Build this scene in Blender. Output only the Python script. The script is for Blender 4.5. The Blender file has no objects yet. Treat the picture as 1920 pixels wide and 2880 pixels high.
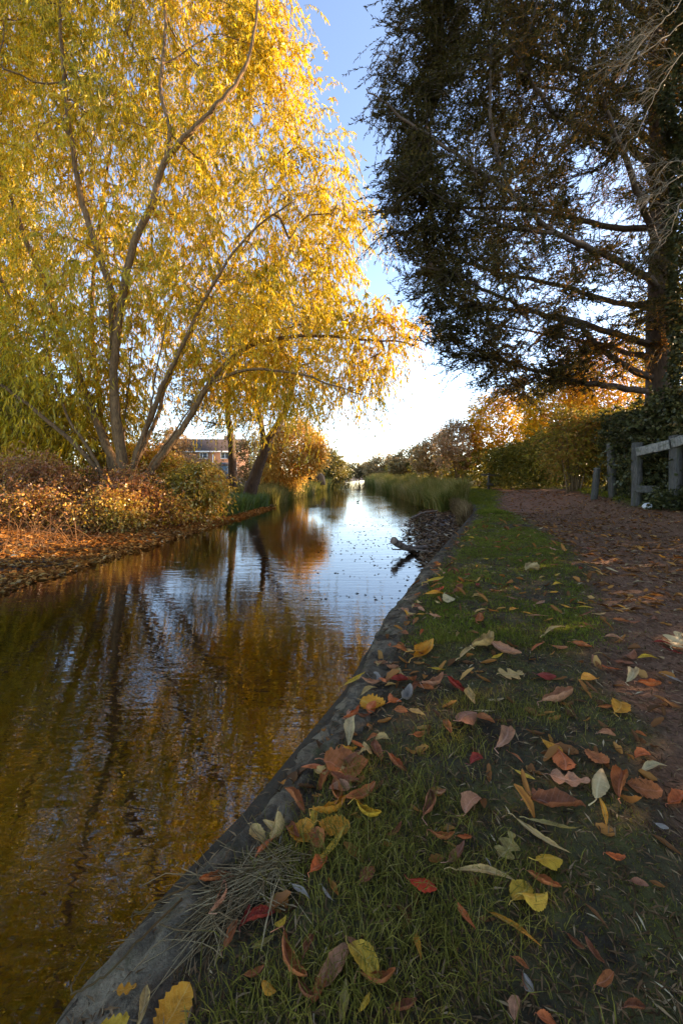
import bpy, math, random
import numpy as np
from mathutils import Vector, Matrix
sc = bpy.context.scene
COL = sc.collection
R = math.radians

# ---------------------------------------------------------------- camera, sky, sun, exposure
CAM_H = 0.85
FPX, CX, CY = 1100.0, 960.0, 1340.0          # focal length and horizon in pixels of the 1920 x 2880 photograph
cam = bpy.data.cameras.new("camera"); cam_o = bpy.data.objects.new("camera", cam); COL.objects.link(cam_o)
cam.sensor_fit = 'VERTICAL'; cam.sensor_height = 36.0; cam.sensor_width = 24.0
cam.lens = 36.0 * FPX / 2880.0
cam.shift_y = -100.0 / 2880.0
cam.clip_start = 0.05; cam.clip_end = 3000
cam_o.location = (0, 0, CAM_H); cam_o.rotation_euler = (R(90), 0, 0)
sc.camera = cam_o

SUN_AZ, SUN_EL = R(70), R(13.5)
world = bpy.data.worlds.new("World"); sc.world = world; world.use_nodes = True
wn = world.node_tree
sky = wn.nodes.new('ShaderNodeTexSky'); sky.sky_type = 'NISHITA'; sky.sun_disc = False
sky.sun_elevation = SUN_EL; sky.sun_rotation = SUN_AZ
sky.air_density = 0.8; sky.dust_density = 0.25; sky.ozone_density = 3.0; sky.altitude = 50
wn.links.new(sky.outputs[0], wn.nodes['Background'].inputs[0])
wn.nodes['Background'].inputs[1].default_value = 0.15
sun = bpy.data.lights.new("sun", 'SUN'); sun_o = bpy.data.objects.new("sun", sun); COL.objects.link(sun_o)
sun.energy = 3.7; sun.angle = R(0.6); sun.color = (1.0, 0.83, 0.61)
sun_dir = Vector((math.sin(SUN_AZ) * math.cos(SUN_EL), math.cos(SUN_AZ) * math.cos(SUN_EL), math.sin(SUN_EL)))
sun_o.rotation_euler = sun_dir.to_track_quat('Z', 'Y').to_euler(); sun_o.location = sun_dir * 60
sc.view_settings.view_transform = 'Standard'; sc.view_settings.look = 'None'
sc.view_settings.exposure = 2.35; sc.view_settings.gamma = 1.0
sc.view_settings.use_white_balance = True; sc.view_settings.white_balance_temperature = 8600; sc.view_settings.white_balance_tint = 19
sc.render.engine = 'CYCLES'
sc.cycles.max_bounces = 8; sc.cycles.transparent_max_bounces = 8
sc.cycles.diffuse_bounces = 4; sc.cycles.transmission_bounces = 4
sc.cycles.caustics_reflective = False; sc.cycles.caustics_refractive = False
sc.cycles.use_denoising = True

rng = np.random.default_rng(7)
rnd = random.Random(5)

# ---------------------------------------------------------------- helpers
def P(px, py, Y):
    """the point at distance Y in front of the camera seen at pixel (px, py) of the photograph"""
    return np.array([(px - CX) / FPX * Y, Y, CAM_H - (py - CY) / FPX * Y])

def sm(a, b, x):
    t = np.clip((x - a) / (b - a), 0, 1); return t * t * (3 - 2 * t)

_perm = np.random.default_rng(3).random((256, 256))
def vnoise(x, y):
    x = np.asarray(x, float); y = np.asarray(y, float)
    xi = np.floor(x).astype(int); yi = np.floor(y).astype(int); fx = x - xi; fy = y - yi
    fx = fx * fx * (3 - 2 * fx); fy = fy * fy * (3 - 2 * fy)
    a = _perm[xi & 255, yi & 255]; b = _perm[(xi + 1) & 255, yi & 255]
    c = _perm[xi & 255, (yi + 1) & 255]; d = _perm[(xi + 1) & 255, (yi + 1) & 255]
    return (a * (1 - fx) + b * fx) * (1 - fy) + (c * (1 - fx) + d * fx) * fy
def fbm(x, y, o=4):
    s = 0; a = 0.5; f = 1.0
    for i in range(o):
        s = s + a * (vnoise(np.asarray(x) * f + 17 * i, np.asarray(y) * f + 31 * i) - .5); a *= .5; f *= 2.03
    return s

def tag(o, label, cat, group=None, kind=None):
    if label: o['label'] = label
    if cat: o['category'] = cat
    if group: o['group'] = group
    if kind: o['kind'] = kind
    return o
def empty(name, loc, label, cat, group=None):
    o = bpy.data.objects.new(name, None); COL.objects.link(o); o.location = Vector([float(c) for c in loc])
    o.empty_display_size = .2
    return tag(o, label, cat, group)
def link(name, me, parent=None):
    o = bpy.data.objects.new(name, me); COL.objects.link(o)
    if parent is not None:
        o.parent = parent; o.matrix_parent_inverse = Matrix.Translation(parent.location).inverted()
    return o

def mk_mesh(name, V, F, mat, smooth=False, attrs=None, uv=None):
    """V (n,3); F (m,k) one face size, or a list of such arrays"""
    V = np.ascontiguousarray(V, np.float32)
    Fs = F if isinstance(F, list) else [F]
    Fs = [np.asarray(f, np.int32) for f in Fs if len(f)]
    me = bpy.data.meshes.new(name)
    me.vertices.add(len(V)); me.vertices.foreach_set('co', V.ravel())
    li = np.concatenate([f.ravel() for f in Fs]).astype(np.int32)
    sizes = np.concatenate([np.full(len(f), f.shape[1], np.int32) for f in Fs])
    starts = np.concatenate([[0], np.cumsum(sizes)[:-1]]).astype(np.int32)
    me.loops.add(len(li)); me.loops.foreach_set('vertex_index', li)
    me.polygons.add(len(sizes)); me.polygons.foreach_set('loop_start', starts); me.polygons.foreach_set('loop_total', sizes)
    if smooth: me.polygons.foreach_set('use_smooth', np.ones(len(sizes), bool))
    for k, a in (attrs or {}).items():
        at = me.attributes.new(k, 'FLOAT', 'POINT'); at.data.foreach_set('value', np.ascontiguousarray(a, np.float32))
    if uv is not None:
        l = me.uv_layers.new(name='UVMap'); l.data.foreach_set('uv', np.ascontiguousarray(uv[li], np.float32).ravel())
    me.update(calc_edges=True)
    if mat is not None: me.materials.append(mat)
    return me

def nrm(v): return v / np.maximum(np.linalg.norm(v, axis=-1, keepdims=True), 1e-9)

class Tubes:
    def __init__(s): s.V = []; s.F = []; s.n = 0
    def add(s, pts, rad, k=6, cap=True):
        pts = np.asarray(pts, float); n = len(pts); rad = np.broadcast_to(np.asarray(rad, float), (n,))
        t = nrm(np.gradient(pts, axis=0))
        a = np.array([0, 0, 1.]) if abs(t[0, 2]) < .8 else np.array([1., 0, 0])
        u = nrm(np.cross(t, a)); 
        for i in range(1, n):      # keep the frame from flipping
            v = u[i - 1] - t[i] * np.dot(u[i - 1], t[i]); u[i] = v / max(np.linalg.norm(v), 1e-9)
        w = np.cross(t, u)
        an = np.arange(k) * 2 * np.pi / k
        ring = pts[:, None] + rad[:, None, None] * (np.cos(an)[None, :, None] * u[:, None] + np.sin(an)[None, :, None] * w[:, None])
        base = s.n; s.V.append(ring.reshape(-1, 3)); s.n += n * k
        i = np.arange(n - 1)[:, None]; j = np.arange(k)[None]; j2 = (j + 1) % k
        s.F.append(np.stack([base + i * k + j, base + i * k + j2, base + (i + 1) * k + j2, base + (i + 1) * k + j], -1).reshape(-1, 4))
        if cap:
            s.V.append(np.array([pts[0], pts[-1]])); c0, c1 = s.n, s.n + 1; s.n += 2
            jj = np.arange(k); e = base + (n - 1) * k
            s.F.append(np.stack([base + (jj + 1) % k, base + jj, np.full(k, c0), np.full(k, c0)], -1)[:, :3])
            s.F.append(np.stack([e + jj, e + (jj + 1) % k, np.full(k, c1)], -1))
        return s
    def mesh(s, name, mat, smooth=True):
        F4 = [f for f in s.F if f.shape[1] == 4]; F3 = [f for f in s.F if f.shape[1] == 3]
        F = []
        if F4: F.append(np.concatenate(F4))
        if F3: F.append(np.concatenate(F3))
        return mk_mesh(name, np.concatenate(s.V), F, mat, smooth)

def multi_tubes(A, k=3):
    """A (n,m,4): n thin twigs of m points with radius -> V, F (vectorised, no caps)"""
    n, m, _ = A.shape
    p = A[..., :3]; r = A[..., 3]
    t = nrm(np.gradient(p, axis=1)); ref = np.where(np.abs(t[..., 2:3]) < .9, np.array([0, 0, 1.]), np.array([1., 0, 0]))
    u = nrm(np.cross(t, ref)); w = np.cross(t, u)
    an = np.arange(k) * 2 * np.pi / k
    V = p[:, :, None] + r[:, :, None, None] * (np.cos(an)[:, None] * u[:, :, None] + np.sin(an)[:, None] * w[:, :, None])
    idx = np.arange(n * m * k).reshape(n, m, k)
    j2 = np.roll(idx, -1, axis=2)
    F = np.stack([idx[:, :-1], j2[:, :-1], j2[:, 1:], idx[:, 1:]], -1).reshape(-1, 4)
    return V.reshape(-1, 3), F

def leaf_quads(p, d, L, W, cup=.12, droop=.1, spread=None):
    """one small folded leaf per row: base p, direction d, length L, width W -> V (4n,3), F"""
    n = len(p); d = nrm(d)
    ref = nrm(rng.normal(size=(n, 3)) if spread is None else spread)
    s = nrm(np.cross(d, ref)); nn = np.cross(s, d)
    L = np.asarray(L).reshape(-1, 1); W = np.asarray(W).reshape(-1, 1)
    mid = p + d * L * .45
    V = np.stack([p, mid + s * W * .5 + nn * W * cup, p + d * L - nn * L * droop, mid - s * W * .5 + nn * W * cup], 1)
    i = np.arange(n)[:, None] * 4
    return V.reshape(-1, 3), (i + np.array([[0, 1, 2, 3]]))

def blades(p, h, w, lean, face=None):
    """grass blades: root p, height h, width w, lean (n,3) -> tapered two-segment strips"""
    n = len(p); h = np.asarray(h).reshape(-1, 1); w = np.asarray(w).reshape(-1, 1)
    a = rng.random(n) * 2 * np.pi
    s = np.stack([np.cos(a), np.sin(a), np.zeros(n)], -1)
    up = np.array([0, 0, 1.])
    m = p + up * h * .6 + lean * .35; t = p + up * h * (1 - .25 * np.linalg.norm(lean, axis=1, keepdims=True) / np.maximum(h, 1e-6) * .5) + lean
    V = np.stack([p - s * w / 2, p + s * w / 2, m + s * w * .36, m - s * w * .36, t], 1).reshape(-1, 3)
    i = np.arange(n)[:, None] * 5
    return V, [i + np.array([[0, 1, 2, 3]]), i + np.array([[3, 2, 4]])]

def in_poly(x, y, poly):
    poly = np.asarray(poly, float); r = np.zeros(len(x), bool); j = len(poly) - 1
    for i in range(len(poly)):
        xi, yi = poly[i]; xj, yj = poly[j]
        c = ((yi > y) != (yj > y)) & (x < (xj - xi) * (y - yi) / (yj - yi + 1e-12) + xi); r ^= c; j = i
    return r
def edge_dist(x, y, poly):
    poly = np.asarray(poly, float); d = np.full(len(x), 1e9)
    for i in range(len(poly)):
        a = poly[i - 1]; b = poly[i]; ab = b - a
        t = np.clip(((x - a[0]) * ab[0] + (y - a[1]) * ab[1]) / max(ab @ ab, 1e-9), 0, 1)
        d = np.minimum(d, np.hypot(x - a[0] - t * ab[0], y - a[1] - t * ab[1]))
    return d
def crown_points(poly, n, yc, tmax, tmin=.5, gap=0.0, scale=.6, edge=1.0):
    """n points in a rounded crown: its outline, its depth in the middle (a number or f(px,py)) and half thickness in metres"""
    poly = np.asarray(poly, float); lo, hi = poly.min(0), poly.max(0); out = []
    tot = 0
    while tot < n:
        q = rng.random((n * 3, 2)) * (hi - lo) + lo
        q = q[in_poly(q[:, 0], q[:, 1], poly)]
        Y0 = yc(q[:, 0], q[:, 1]) if callable(yc) else np.full(len(q), float(yc))
        e = edge_dist(q[:, 0], q[:, 1], poly) * Y0 / FPX
        th = np.clip(tmin + e * edge, tmin, tmax)
        Y = Y0 + th * (rng.random(len(q)) * 2 - 1)
        p = np.stack([(q[:, 0] - CX) / FPX * Y, Y, CAM_H - (q[:, 1] - CY) / FPX * Y], -1)
        keep = fbm(p[:, 0] / scale + p[:, 1] * .7, p[:, 2] / scale + p[:, 1] * 1.3, 3) > gap - .25
        p = p[keep]; out.append(p); tot += len(p)
    return np.concatenate(out)[:n]

def grow(stems, pts, arch=.15, step=.3, rtip=.006, power=.5, near=None):
    """stems: list of (pts, radii). Join every cluster point to the nearest wood by an arched branch, thickest first.
    Returns branch polylines with radii, and for every point the direction its branch arrives with."""
    N = []; D = []; Par = []
    for s, r in stems:
        s = np.asarray(s, float); seg = np.linalg.norm(np.diff(s, axis=0), axis=1); L = np.concatenate([[0], np.cumsum(seg)])
        k = max(2, int(L[-1] / step) + 1); l = np.linspace(0, L[-1], k)
        q = np.stack([np.interp(l, L, s[:, i]) for i in range(3)], -1)
        t = nrm(np.gradient(q, axis=0)); 
        b = len(N); 
        for i in range(k): N.append(q[i]); D.append(t[i]); Par.append(b + i - 1 if i else -1)
    n0 = len(N)
    cap = n0 + len(pts) * 14
    A = np.zeros((cap, 3)); A[:n0] = N; Dn = np.zeros((cap, 3)); Dn[:n0] = D; par = np.full(cap, -1); par[:n0] = Par
    cnt = n0; ends = []; dirs = np.zeros((len(pts), 3)); polys = []
    d0 = np.array([np.min(np.linalg.norm(A[:n0] - p, axis=1)) for p in pts])
    for pi in np.argsort(d0):
        p = pts[pi]; v = p - A[:cnt]; dist = np.linalg.norm(v, axis=1)
        cosd = np.einsum('ij,ij->i', v, Dn[:cnt]) / np.maximum(dist, 1e-6)
        j = int(np.argmin(dist * (1.25 - .45 * cosd)))
        a = A[j]; dd = np.linalg.norm(p - a)
        if dd < 1e-3: ends.append(j); continue
        c1 = a + Dn[j] * dd * .3 + np.array([0, 0, arch * dd * .4]); c2 = (a + p) / 2 + np.array([0, 0, arch * dd])
        m = int(np.clip(dd / step, 2, 12)); t = (np.arange(1, m + 1) / m)[:, None]
        q = (1 - t) ** 3 * a + 3 * (1 - t) ** 2 * t * c1 + 3 * (1 - t) * t * t * c2 + t ** 3 * p
        q[:-1] += rng.normal(size=(m - 1, 3)) * dd * .012
        tt = nrm(np.diff(np.vstack([a, q]), axis=0))
        ids = np.arange(cnt, cnt + m); A[ids] = q; Dn[ids] = tt; par[ids] = np.concatenate([[j], ids[:-1]])
        polys.append(np.concatenate([[j], ids])); cnt += m; ends.append(ids[-1]); dirs[pi] = tt[-1]
    load = np.zeros(cnt)
    for e in ends: load[e] += 1
    for i in range(cnt - 1, -1, -1):
        if par[i] >= 0: load[par[i]] += load[i]
    out = []
    for ids in polys:
        r = rtip * np.maximum(load[ids], 1) ** power; r[0] = min(r[0], r[1] * 1.15)
        out.append((A[ids], r))
    return out, dirs

# ---------------------------------------------------------------- materials
def new_mat(name):
    m = bpy.data.materials.new(name); m.use_nodes = True; nt = m.node_tree
    for n in list(nt.nodes): nt.nodes.remove(n)
    out = nt.nodes.new('ShaderNodeOutputMaterial'); return m, nt, out
def nd(nt, t, **kw):
    n = nt.nodes.new(t)
    for k, v in kw.items():
        if k.startswith('i_'):
            key = k[2:]; key = int(key) if key.isdigit() else key.replace('_', ' ')
            n.inputs[key].default_value = v
        else: setattr(n, k, v)
    return n
def ramp(nt, src, stops):
    r = nt.nodes.new('ShaderNodeValToRGB'); e = r.color_ramp.elements
    while len(e) < len(stops): e.new(.5)
    for i, (p, c) in enumerate(stops): e[i].position = p; e[i].color = (*c, 1)
    nt.links.new(src, r.inputs[0]); return r.outputs[0]
def noise(nt, scale, detail=4, rough=.55, vec=None, dist=0):
    n = nd(nt, 'ShaderNodeTexNoise'); n.inputs['Scale'].default_value = scale; n.inputs['Detail'].default_value = detail
    n.inputs['Roughness'].default_value = rough; n.inputs['Distortion'].default_value = dist
    if vec is not None: nt.links.new(vec, n.inputs['Vector'])
    return n.outputs['Fac']
def mix(nt, f, a, b, mode='MIX'):
    m = nt.nodes.new('ShaderNodeMix'); m.data_type = 'RGBA'; m.blend_type = mode
    for k, v in ((0, f), (6, a), (7, b)):
        if isinstance(v, (int, float)): m.inputs[k].default_value = v
        elif isinstance(v, tuple): m.inputs[k].default_value = (*v, 1)
        else: nt.links.new(v, m.inputs[k])
    return m.outputs[2]
def math_n(nt, op, a, b=0.0, c=None):
    m = nt.nodes.new('ShaderNodeMath'); m.operation = op
    for k, v in enumerate([a, b] + ([c] if c is not None else [])):
        if isinstance(v, (int, float)): m.inputs[k].default_value = v
        else: nt.links.new(v, m.inputs[k])
    return m.outputs[0]
def pos(nt): return nt.nodes.new('ShaderNodeNewGeometry').outputs['Position']
def attr(nt, n): a = nt.nodes.new('ShaderNodeAttribute'); a.attribute_name = n; return a.outputs['Fac']
def bump(nt, h, strength, dist=.02):
    b = nt.nodes.new('ShaderNodeBump'); b.inputs['Strength'].default_value = strength; b.inputs['Distance'].default_value = dist
    nt.links.new(h, b.inputs['Height']); return b.outputs[0]

def foliage_mat(name, stops, trans=.45, gloss=.06, rough=.4, tint=True):
    """leaf colours run along the leaf's own 'tint' with a random step per leaf; light passes through the blade"""
    m, nt, out = new_mat(name)
    ri = nt.nodes.new('ShaderNodeNewGeometry').outputs['Random Per Island']
    f = math_n(nt, 'MULTIPLY_ADD', math_n(nt, 'SUBTRACT', ri, .5), .55 if tint else 1.0, attr(nt, 'tint') if tint else .5)
    c = ramp(nt, f, stops)
    di = nd(nt, 'ShaderNodeBsdfDiffuse'); tr = nd(nt, 'ShaderNodeBsdfTranslucent'); gl = nd(nt, 'ShaderNodeBsdfGlossy'); gl.inputs['Roughness'].default_value = rough
    nt.links.new(c, di.inputs[0]); nt.links.new(c, tr.inputs[0]); gl.inputs[0].default_value = (1, 1, 1, 1)
    m1 = nd(nt, 'ShaderNodeMixShader'); m1.inputs[0].default_value = trans; nt.links.new(di.outputs[0], m1.inputs[1]); nt.links.new(tr.outputs[0], m1.inputs[2])
    m2 = nd(nt, 'ShaderNodeMixShader'); m2.inputs[0].default_value = gloss; nt.links.new(m1.outputs[0], m2.inputs[1]); nt.links.new(gl.outputs[0], m2.inputs[2])
    nt.links.new(m2.outputs[0], out.inputs[0]); return m
def bark_mat(name, c1, c2, scale=6, moss=None):
    m, nt, out = new_mat(name); b = nd(nt, 'ShaderNodeBsdfPrincipled'); b.inputs['Roughness'].default_value = .9
    mp = nd(nt, 'ShaderNodeMapping'); mp.inputs['Scale'].default_value = (1, 1, .25); nt.links.new(pos(nt), mp.inputs[0])
    n1 = noise(nt, scale * 4, 6, .65, mp.outputs[0], .6); n2 = noise(nt, scale * .4, 3)
    c = ramp(nt, n1, [(.3, c1), (.7, c2)])
    if moss: c = mix(nt, math_n(nt, 'MULTIPLY', math_n(nt, 'GREATER_THAN', n2, .55), .6), c, moss)
    nt.links.new(c, b.inputs['Base Color']); nt.links.new(bump(nt, n1, .8, .03), b.inputs['Normal']); nt.links.new(b.outputs[0], out.inputs[0]); return m
def plain_mat(name, c, rough=.7, var=.25, scale=8, spec=.3, bmp=.2):
    m, nt, out = new_mat(name); b = nd(nt, 'ShaderNodeBsdfPrincipled'); b.inputs['Roughness'].default_value = rough; b.inputs['Specular IOR Level'].default_value = spec
    n1 = noise(nt, scale, 5, .6, pos(nt))
    nt.links.new(ramp(nt, n1, [(.3, tuple(x * (1 - var) for x in c)), (.7, tuple(min(1, x * (1 + var)) for x in c))]), b.inputs['Base Color'])
    if bmp: nt.links.new(bump(nt, n1, bmp, .02), b.inputs['Normal'])
    nt.links.new(b.outputs[0], out.inputs[0]); return m

M = {}
M['willow'] = foliage_mat('willow_leaves', [(.0, (.18, .18, .015)), (.3, (.40, .335, .03)), (.55, (.72, .51, .035)), (.8, (.82, .52, .045)), (1, (.74, .35, .04))], .5, .02)
M['willow_bark'] = bark_mat('willow_bark', (.045, .025, .011), (.28, .16, .07), 6)
M['old_bark'] = bark_mat('old_bark', (.03, .018, .012), (.13, .08, .05), 5)
M['twig'] = plain_mat('twig_bark', (.16, .10, .05), .8, .3, 20)
M['cypress'] = foliage_mat('cypress_sprays', [(0, (.040, .036, .012)), (.45, (.085, .070, .022)), (.75, (.19, .10, .026)), (1, (.48, .19, .045))], .4, .0)
M['cypress_bark'] = bark_mat('cypress_bark', (.035, .022, .016), (.12, .08, .055), 5)
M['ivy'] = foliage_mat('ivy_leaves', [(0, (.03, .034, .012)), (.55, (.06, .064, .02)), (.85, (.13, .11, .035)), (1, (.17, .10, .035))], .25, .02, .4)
M['dark_tree'] = foliage_mat('dark_tree_leaves', [(0, (.04, .055, .012)), (.5, (.09, .10, .018)), (1, (.22, .20, .03))], .35, .05)
M['olive'] = foliage_mat('olive_leaves', [(0, (.06, .07, .012)), (.5, (.17, .15, .025)), (1, (.34, .24, .04))], .4, .05)
M['gold'] = foliage_mat('golden_leaves', [(0, (.34, .28, .03)), (.4, (.68, .45, .035)), (.75, (.74, .38, .04)), (1, (.66, .25, .04))], .5, .0)
M['orange'] = foliage_mat('orange_leaves', [(0, (.56, .38, .08)), (.4, (.82, .54, .13)), (.75, (.86, .50, .19)), (1, (.82, .44, .25))], .55, .02)
M['bramble'] = foliage_mat('bramble_leaves', [(0, (.12, .12, .014)), (.3, (.38, .31, .03)), (.5, (.66, .42, .05)), (.75, (.60, .27, .07)), (1, (.38, .13, .045))], .45, .05)
M['russet'] = foliage_mat('russet_leaves', [(0, (.16, .13, .045)), (.5, (.40, .27, .11)), (1, (.60, .36, .20))], .4, .03)
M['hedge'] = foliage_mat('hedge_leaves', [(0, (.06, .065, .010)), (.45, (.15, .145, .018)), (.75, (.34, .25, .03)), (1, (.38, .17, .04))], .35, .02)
M['grass'] = foliage_mat('grass_blades', [(0, (.08, .072, .016)), (.4, (.18, .155, .028)), (.7, (.28, .225, .05)), (1, (.42, .30, .12))], .4, .0)
M['reed'] = foliage_mat('reed_blades', [(0, (.07, .085, .02)), (.4, (.15, .16, .035)), (.7, (.32, .26, .09)), (1, (.50, .36, .17))], .4, .0)
M['verge'] = foliage_mat('verge_blades', [(0, (.08, .10, .015)), (.5, (.19, .21, .03)), (1, (.34, .30, .06))], .45, .0)
M['lush'] = foliage_mat('lush_reed_blades', [(0, (.04, .085, .016)), (.5, (.085, .16, .022)), (1, (.20, .24, .05))], .45, .05)
M['straw'] = foliage_mat('dry_grass', [(0, (.13, .08, .035)), (.5, (.30, .20, .10)), (1, (.48, .35, .19))], .3, .0)
M['litter'] = foliage_mat('leaf_litter', [(0, (.13, .055, .022)), (.35, (.27, .10, .032)), (.6, (.44, .17, .04)), (.85, (.50, .26, .08)), (1, (.46, .32, .17))], .2, .005)
M['bank_litter'] = foliage_mat('far_bank_litter', [(0, (.12, .05, .02)), (.35, (.34, .13, .035)), (.6, (.58, .23, .05)), (.85, (.62, .34, .10)), (1, (.55, .42, .24))], .25, .01)
M['debris'] = foliage_mat('ground_debris', [(0, (.05, .028, .014)), (.5, (.16, .085, .04)), (.85, (.32, .20, .10)), (1, (.46, .34, .19))], .15, .0)
M['mud_litter'] = foliage_mat('mud_litter', [(0, (.04, .025, .016)), (.5, (.19, .10, .05)), (.85, (.34, .21, .11)), (1, (.46, .36, .24))], .15, .02)
M['sunk'] = foliage_mat('sunken_leaves', [(0, (.10, .055, .012)), (.5, (.28, .15, .02)), (1, (.46, .25, .04))], .1, .0)

def ground_mat():
    m, nt, out = new_mat('bank_ground'); b = nd(nt, 'ShaderNodeBsdfPrincipled'); b.inputs['Roughness'].default_value = .95; b.inputs['Specular IOR Level'].default_value = .2
    p = pos(nt); n1 = noise(nt, 9, 8, .65, p); n2 = noise(nt, 60, 5, .7, p); n3 = noise(nt, 2.2, 4, .6, p)
    soil = ramp(nt, n1, [(.25, (.028, .019, .010)), (.55, (.065, .045, .026)), (.8, (.12, .088, .053))])
    green = ramp(nt, n2, [(.3, (.055, .05, .012)), (.7, (.15, .135, .024))])
    pathc = ramp(nt, n2, [(.28, (.085, .038, .018)), (.55, (.23, .105, .056)), (.78, (.40, .23, .13))])
    gm = math_n(nt, 'MULTIPLY', attr(nt, 'green'), ramp(nt, n1, [(.38, (0, 0, 0)), (.58, (1, 1, 1))]))
    c = mix(nt, gm, soil, green); c = mix(nt, attr(nt, 'path'), c, pathc)
    nt.links.new(c, b.inputs['Base Color'])
    h = math_n(nt, 'ADD', n1, math_n(nt, 'MULTIPLY', n2, .45)); nt.links.new(bump(nt, h, .9, .035), b.inputs['Normal'])
    nt.links.new(b.outputs[0], out.inputs[0]); return m
M['ground'] = ground_mat()
def mud_mat():
    m, nt, out = new_mat('mud'); b = nd(nt, 'ShaderNodeBsdfPrincipled'); b.inputs['Specular IOR Level'].default_value = .5
    p = pos(nt); n1 = noise(nt, 7, 7, .65, p); n2 = noise(nt, 40, 4, .6, p)
    nt.links.new(ramp(nt, n1, [(.3, (.03, .02, .013)), (.7, (.10, .065, .04))]), b.inputs['Base Color'])
    nt.links.new(ramp(nt, n1, [(.3, (.35, .35, .35)), (.6, (.9, .9, .9))]), b.inputs['Roughness'])
    nt.links.new(bump(nt, math_n(nt, 'ADD', n1, n2), .8, .03), b.inputs['Normal']); nt.links.new(b.outputs[0], out.inputs[0]); return m
M['mud'] = mud_mat()
def stone_mat():
    m, nt, out = new_mat('edging_stone'); b = nd(nt, 'ShaderNodeBsdfPrincipled'); b.inputs['Roughness'].default_value = .9; b.inputs['Specular IOR Level'].default_value = .25
    p = pos(nt); n1 = noise(nt, 5, 8, .65, p); n2 = noise(nt, 55, 6, .7, p); n3 = noise(nt, 14, 5, .7, p, 1.0)
    c = ramp(nt, n1, [(.32, (.09, .058, .032)), (.5, (.22, .152, .088)), (.66, (.42, .31, .185))])
    c = mix(nt, ramp(nt, n3, [(.46, (0, 0, 0)), (.60, (.65, .65, .65))]), c, (.045, .03, .02))
    c = mix(nt, ramp(nt, n2, [(.55, (0, 0, 0)), (.75, (.6, .6, .6))]), c, (.30, .23, .14))
    c = mix(nt, ramp(nt, noise(nt, 7.5, 5, .7, p, .5), [(.52, (0, 0, 0)), (.66, (.75, .75, .75))]), c, (.075, .075, .018))
    nt.links.new(c, b.inputs['Base Color']); nt.links.new(bump(nt, math_n(nt, 'ADD', n3, math_n(nt, 'MULTIPLY', n2, .8)), 1.0, .06), b.inputs['Normal'])
    nt.links.new(b.outputs[0], out.inputs[0]); return m
M['stone'] = stone_mat()
def water_mat():
    m, nt, out = new_mat('canal_water')
    p = pos(nt)
    mp = nd(nt, 'ShaderNodeMapping'); mp.inputs['Scale'].default_value = (1.7, 9.0, 1); mp.inputs['Rotation'].default_value = (0, 0, R(12)); nt.links.new(p, mp.inputs[0])
    n1 = noise(nt, 1.0, 2, .45, mp.outputs[0], .5)
    mp2 = nd(nt, 'ShaderNodeMapping'); mp2.inputs['Scale'].default_value = (9, 26, 1); mp2.inputs['Rotation'].default_value = (0, 0, R(-9)); nt.links.new(p, mp2.inputs[0])
    n2 = noise(nt, 1.0, 2, .5, mp2.outputs[0], .3)
    mask = ramp(nt, noise(nt, .5, 2, .5, p), [(.35, (.35, .35, .35)), (.65, (1, 1, 1))])
    h = math_n(nt, 'MULTIPLY', math_n(nt, 'ADD', n1, math_n(nt, 'MULTIPLY', n2, .38)), mask)
    nb = bump(nt, h, .075, .05)
    fr = nd(nt, 'ShaderNodeFresnel'); fr.inputs[0].default_value = 2.3; nt.links.new(nb, fr.inputs['Normal'])
    gl = nd(nt, 'ShaderNodeBsdfGlossy'); gl.inputs['Roughness'].default_value = .015; gl.inputs[0].default_value = (1, .98, .95, 1); nt.links.new(nb, gl.inputs['Normal'])
    tr = nd(nt, 'ShaderNodeBsdfTransparent'); tr.inputs[0].default_value = (.42, .30, .12, 1)
    mx = nd(nt, 'ShaderNodeMixShader'); nt.links.new(fr.outputs[0], mx.inputs[0]); nt.links.new(tr.outputs[0], mx.inputs[1]); nt.links.new(gl.outputs[0], mx.inputs[2])
    nt.links.new(mx.outputs[0], out.inputs[0]); return m
M['water'] = water_mat()
M['bed'] = plain_mat('canal_bed', (.10, .065, .02), .95, .6, 5, .1)
M['wood'] = bark_mat('grey_wood', (.022, .02, .016), (.11, .10, .085), 8, (.04, .045, .02))
M['pale_wood'] = bark_mat('pale_wood', (.07, .065, .055), (.30, .28, .24), 9, (.08, .085, .05))
M['dark_wood'] = bark_mat('dark_wood', (.03, .028, .026), (.09, .085, .075), 8)
M['log'] = bark_mat('log_bark', (.10, .06, .04), (.30, .20, .14), 8)
M['cane'] = plain_mat('dry_canes', (.22, .11, .05), .8, .4, 9, .1)
M['dead_twig'] = plain_mat('dead_twigs', (.17, .14, .10), .9, .3, 20, .1)
def brick_mat():
    m, nt, out = new_mat('house_brick'); b = nd(nt, 'ShaderNodeBsdfPrincipled'); b.inputs['Roughness'].default_value = .9
    t = nd(nt, 'ShaderNodeTexBrick'); t.inputs['Scale'].default_value = 4.5; t.inputs['Color1'].default_value = (.17, .075, .045, 1); t.inputs['Color2'].default_value = (.22, .10, .06, 1); t.inputs['Mortar'].default_value = (.24, .19, .15, 1); t.inputs['Mortar Size'].default_value = .015
    mp = nd(nt, 'ShaderNodeMapping'); mp.inputs['Rotation'].default_value = (R(90), 0, 0); nt.links.new(pos(nt), mp.inputs[0]); nt.links.new(mp.outputs[0], t.inputs[0])
    nt.links.new(t.outputs[0], b.inputs['Base Color']); nt.links.new(b.outputs[0], out.inputs[0]); return m
M['brick'] = brick_mat()
M['roof'] = plain_mat('roof_tiles', (.065, .045, .038), .85, .35, 3)
M['white'] = plain_mat('white_paint', (.78, .77, .74), .5, .05, 4, .4, 0)
M['glass'] = plain_mat('window_glass', (.06, .07, .08), .08, .1, 2, .6, 0)
M['blue_grey'] = plain_mat('blue_grey_boards', (.10, .15, .18), .7, .2, 6)
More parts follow.
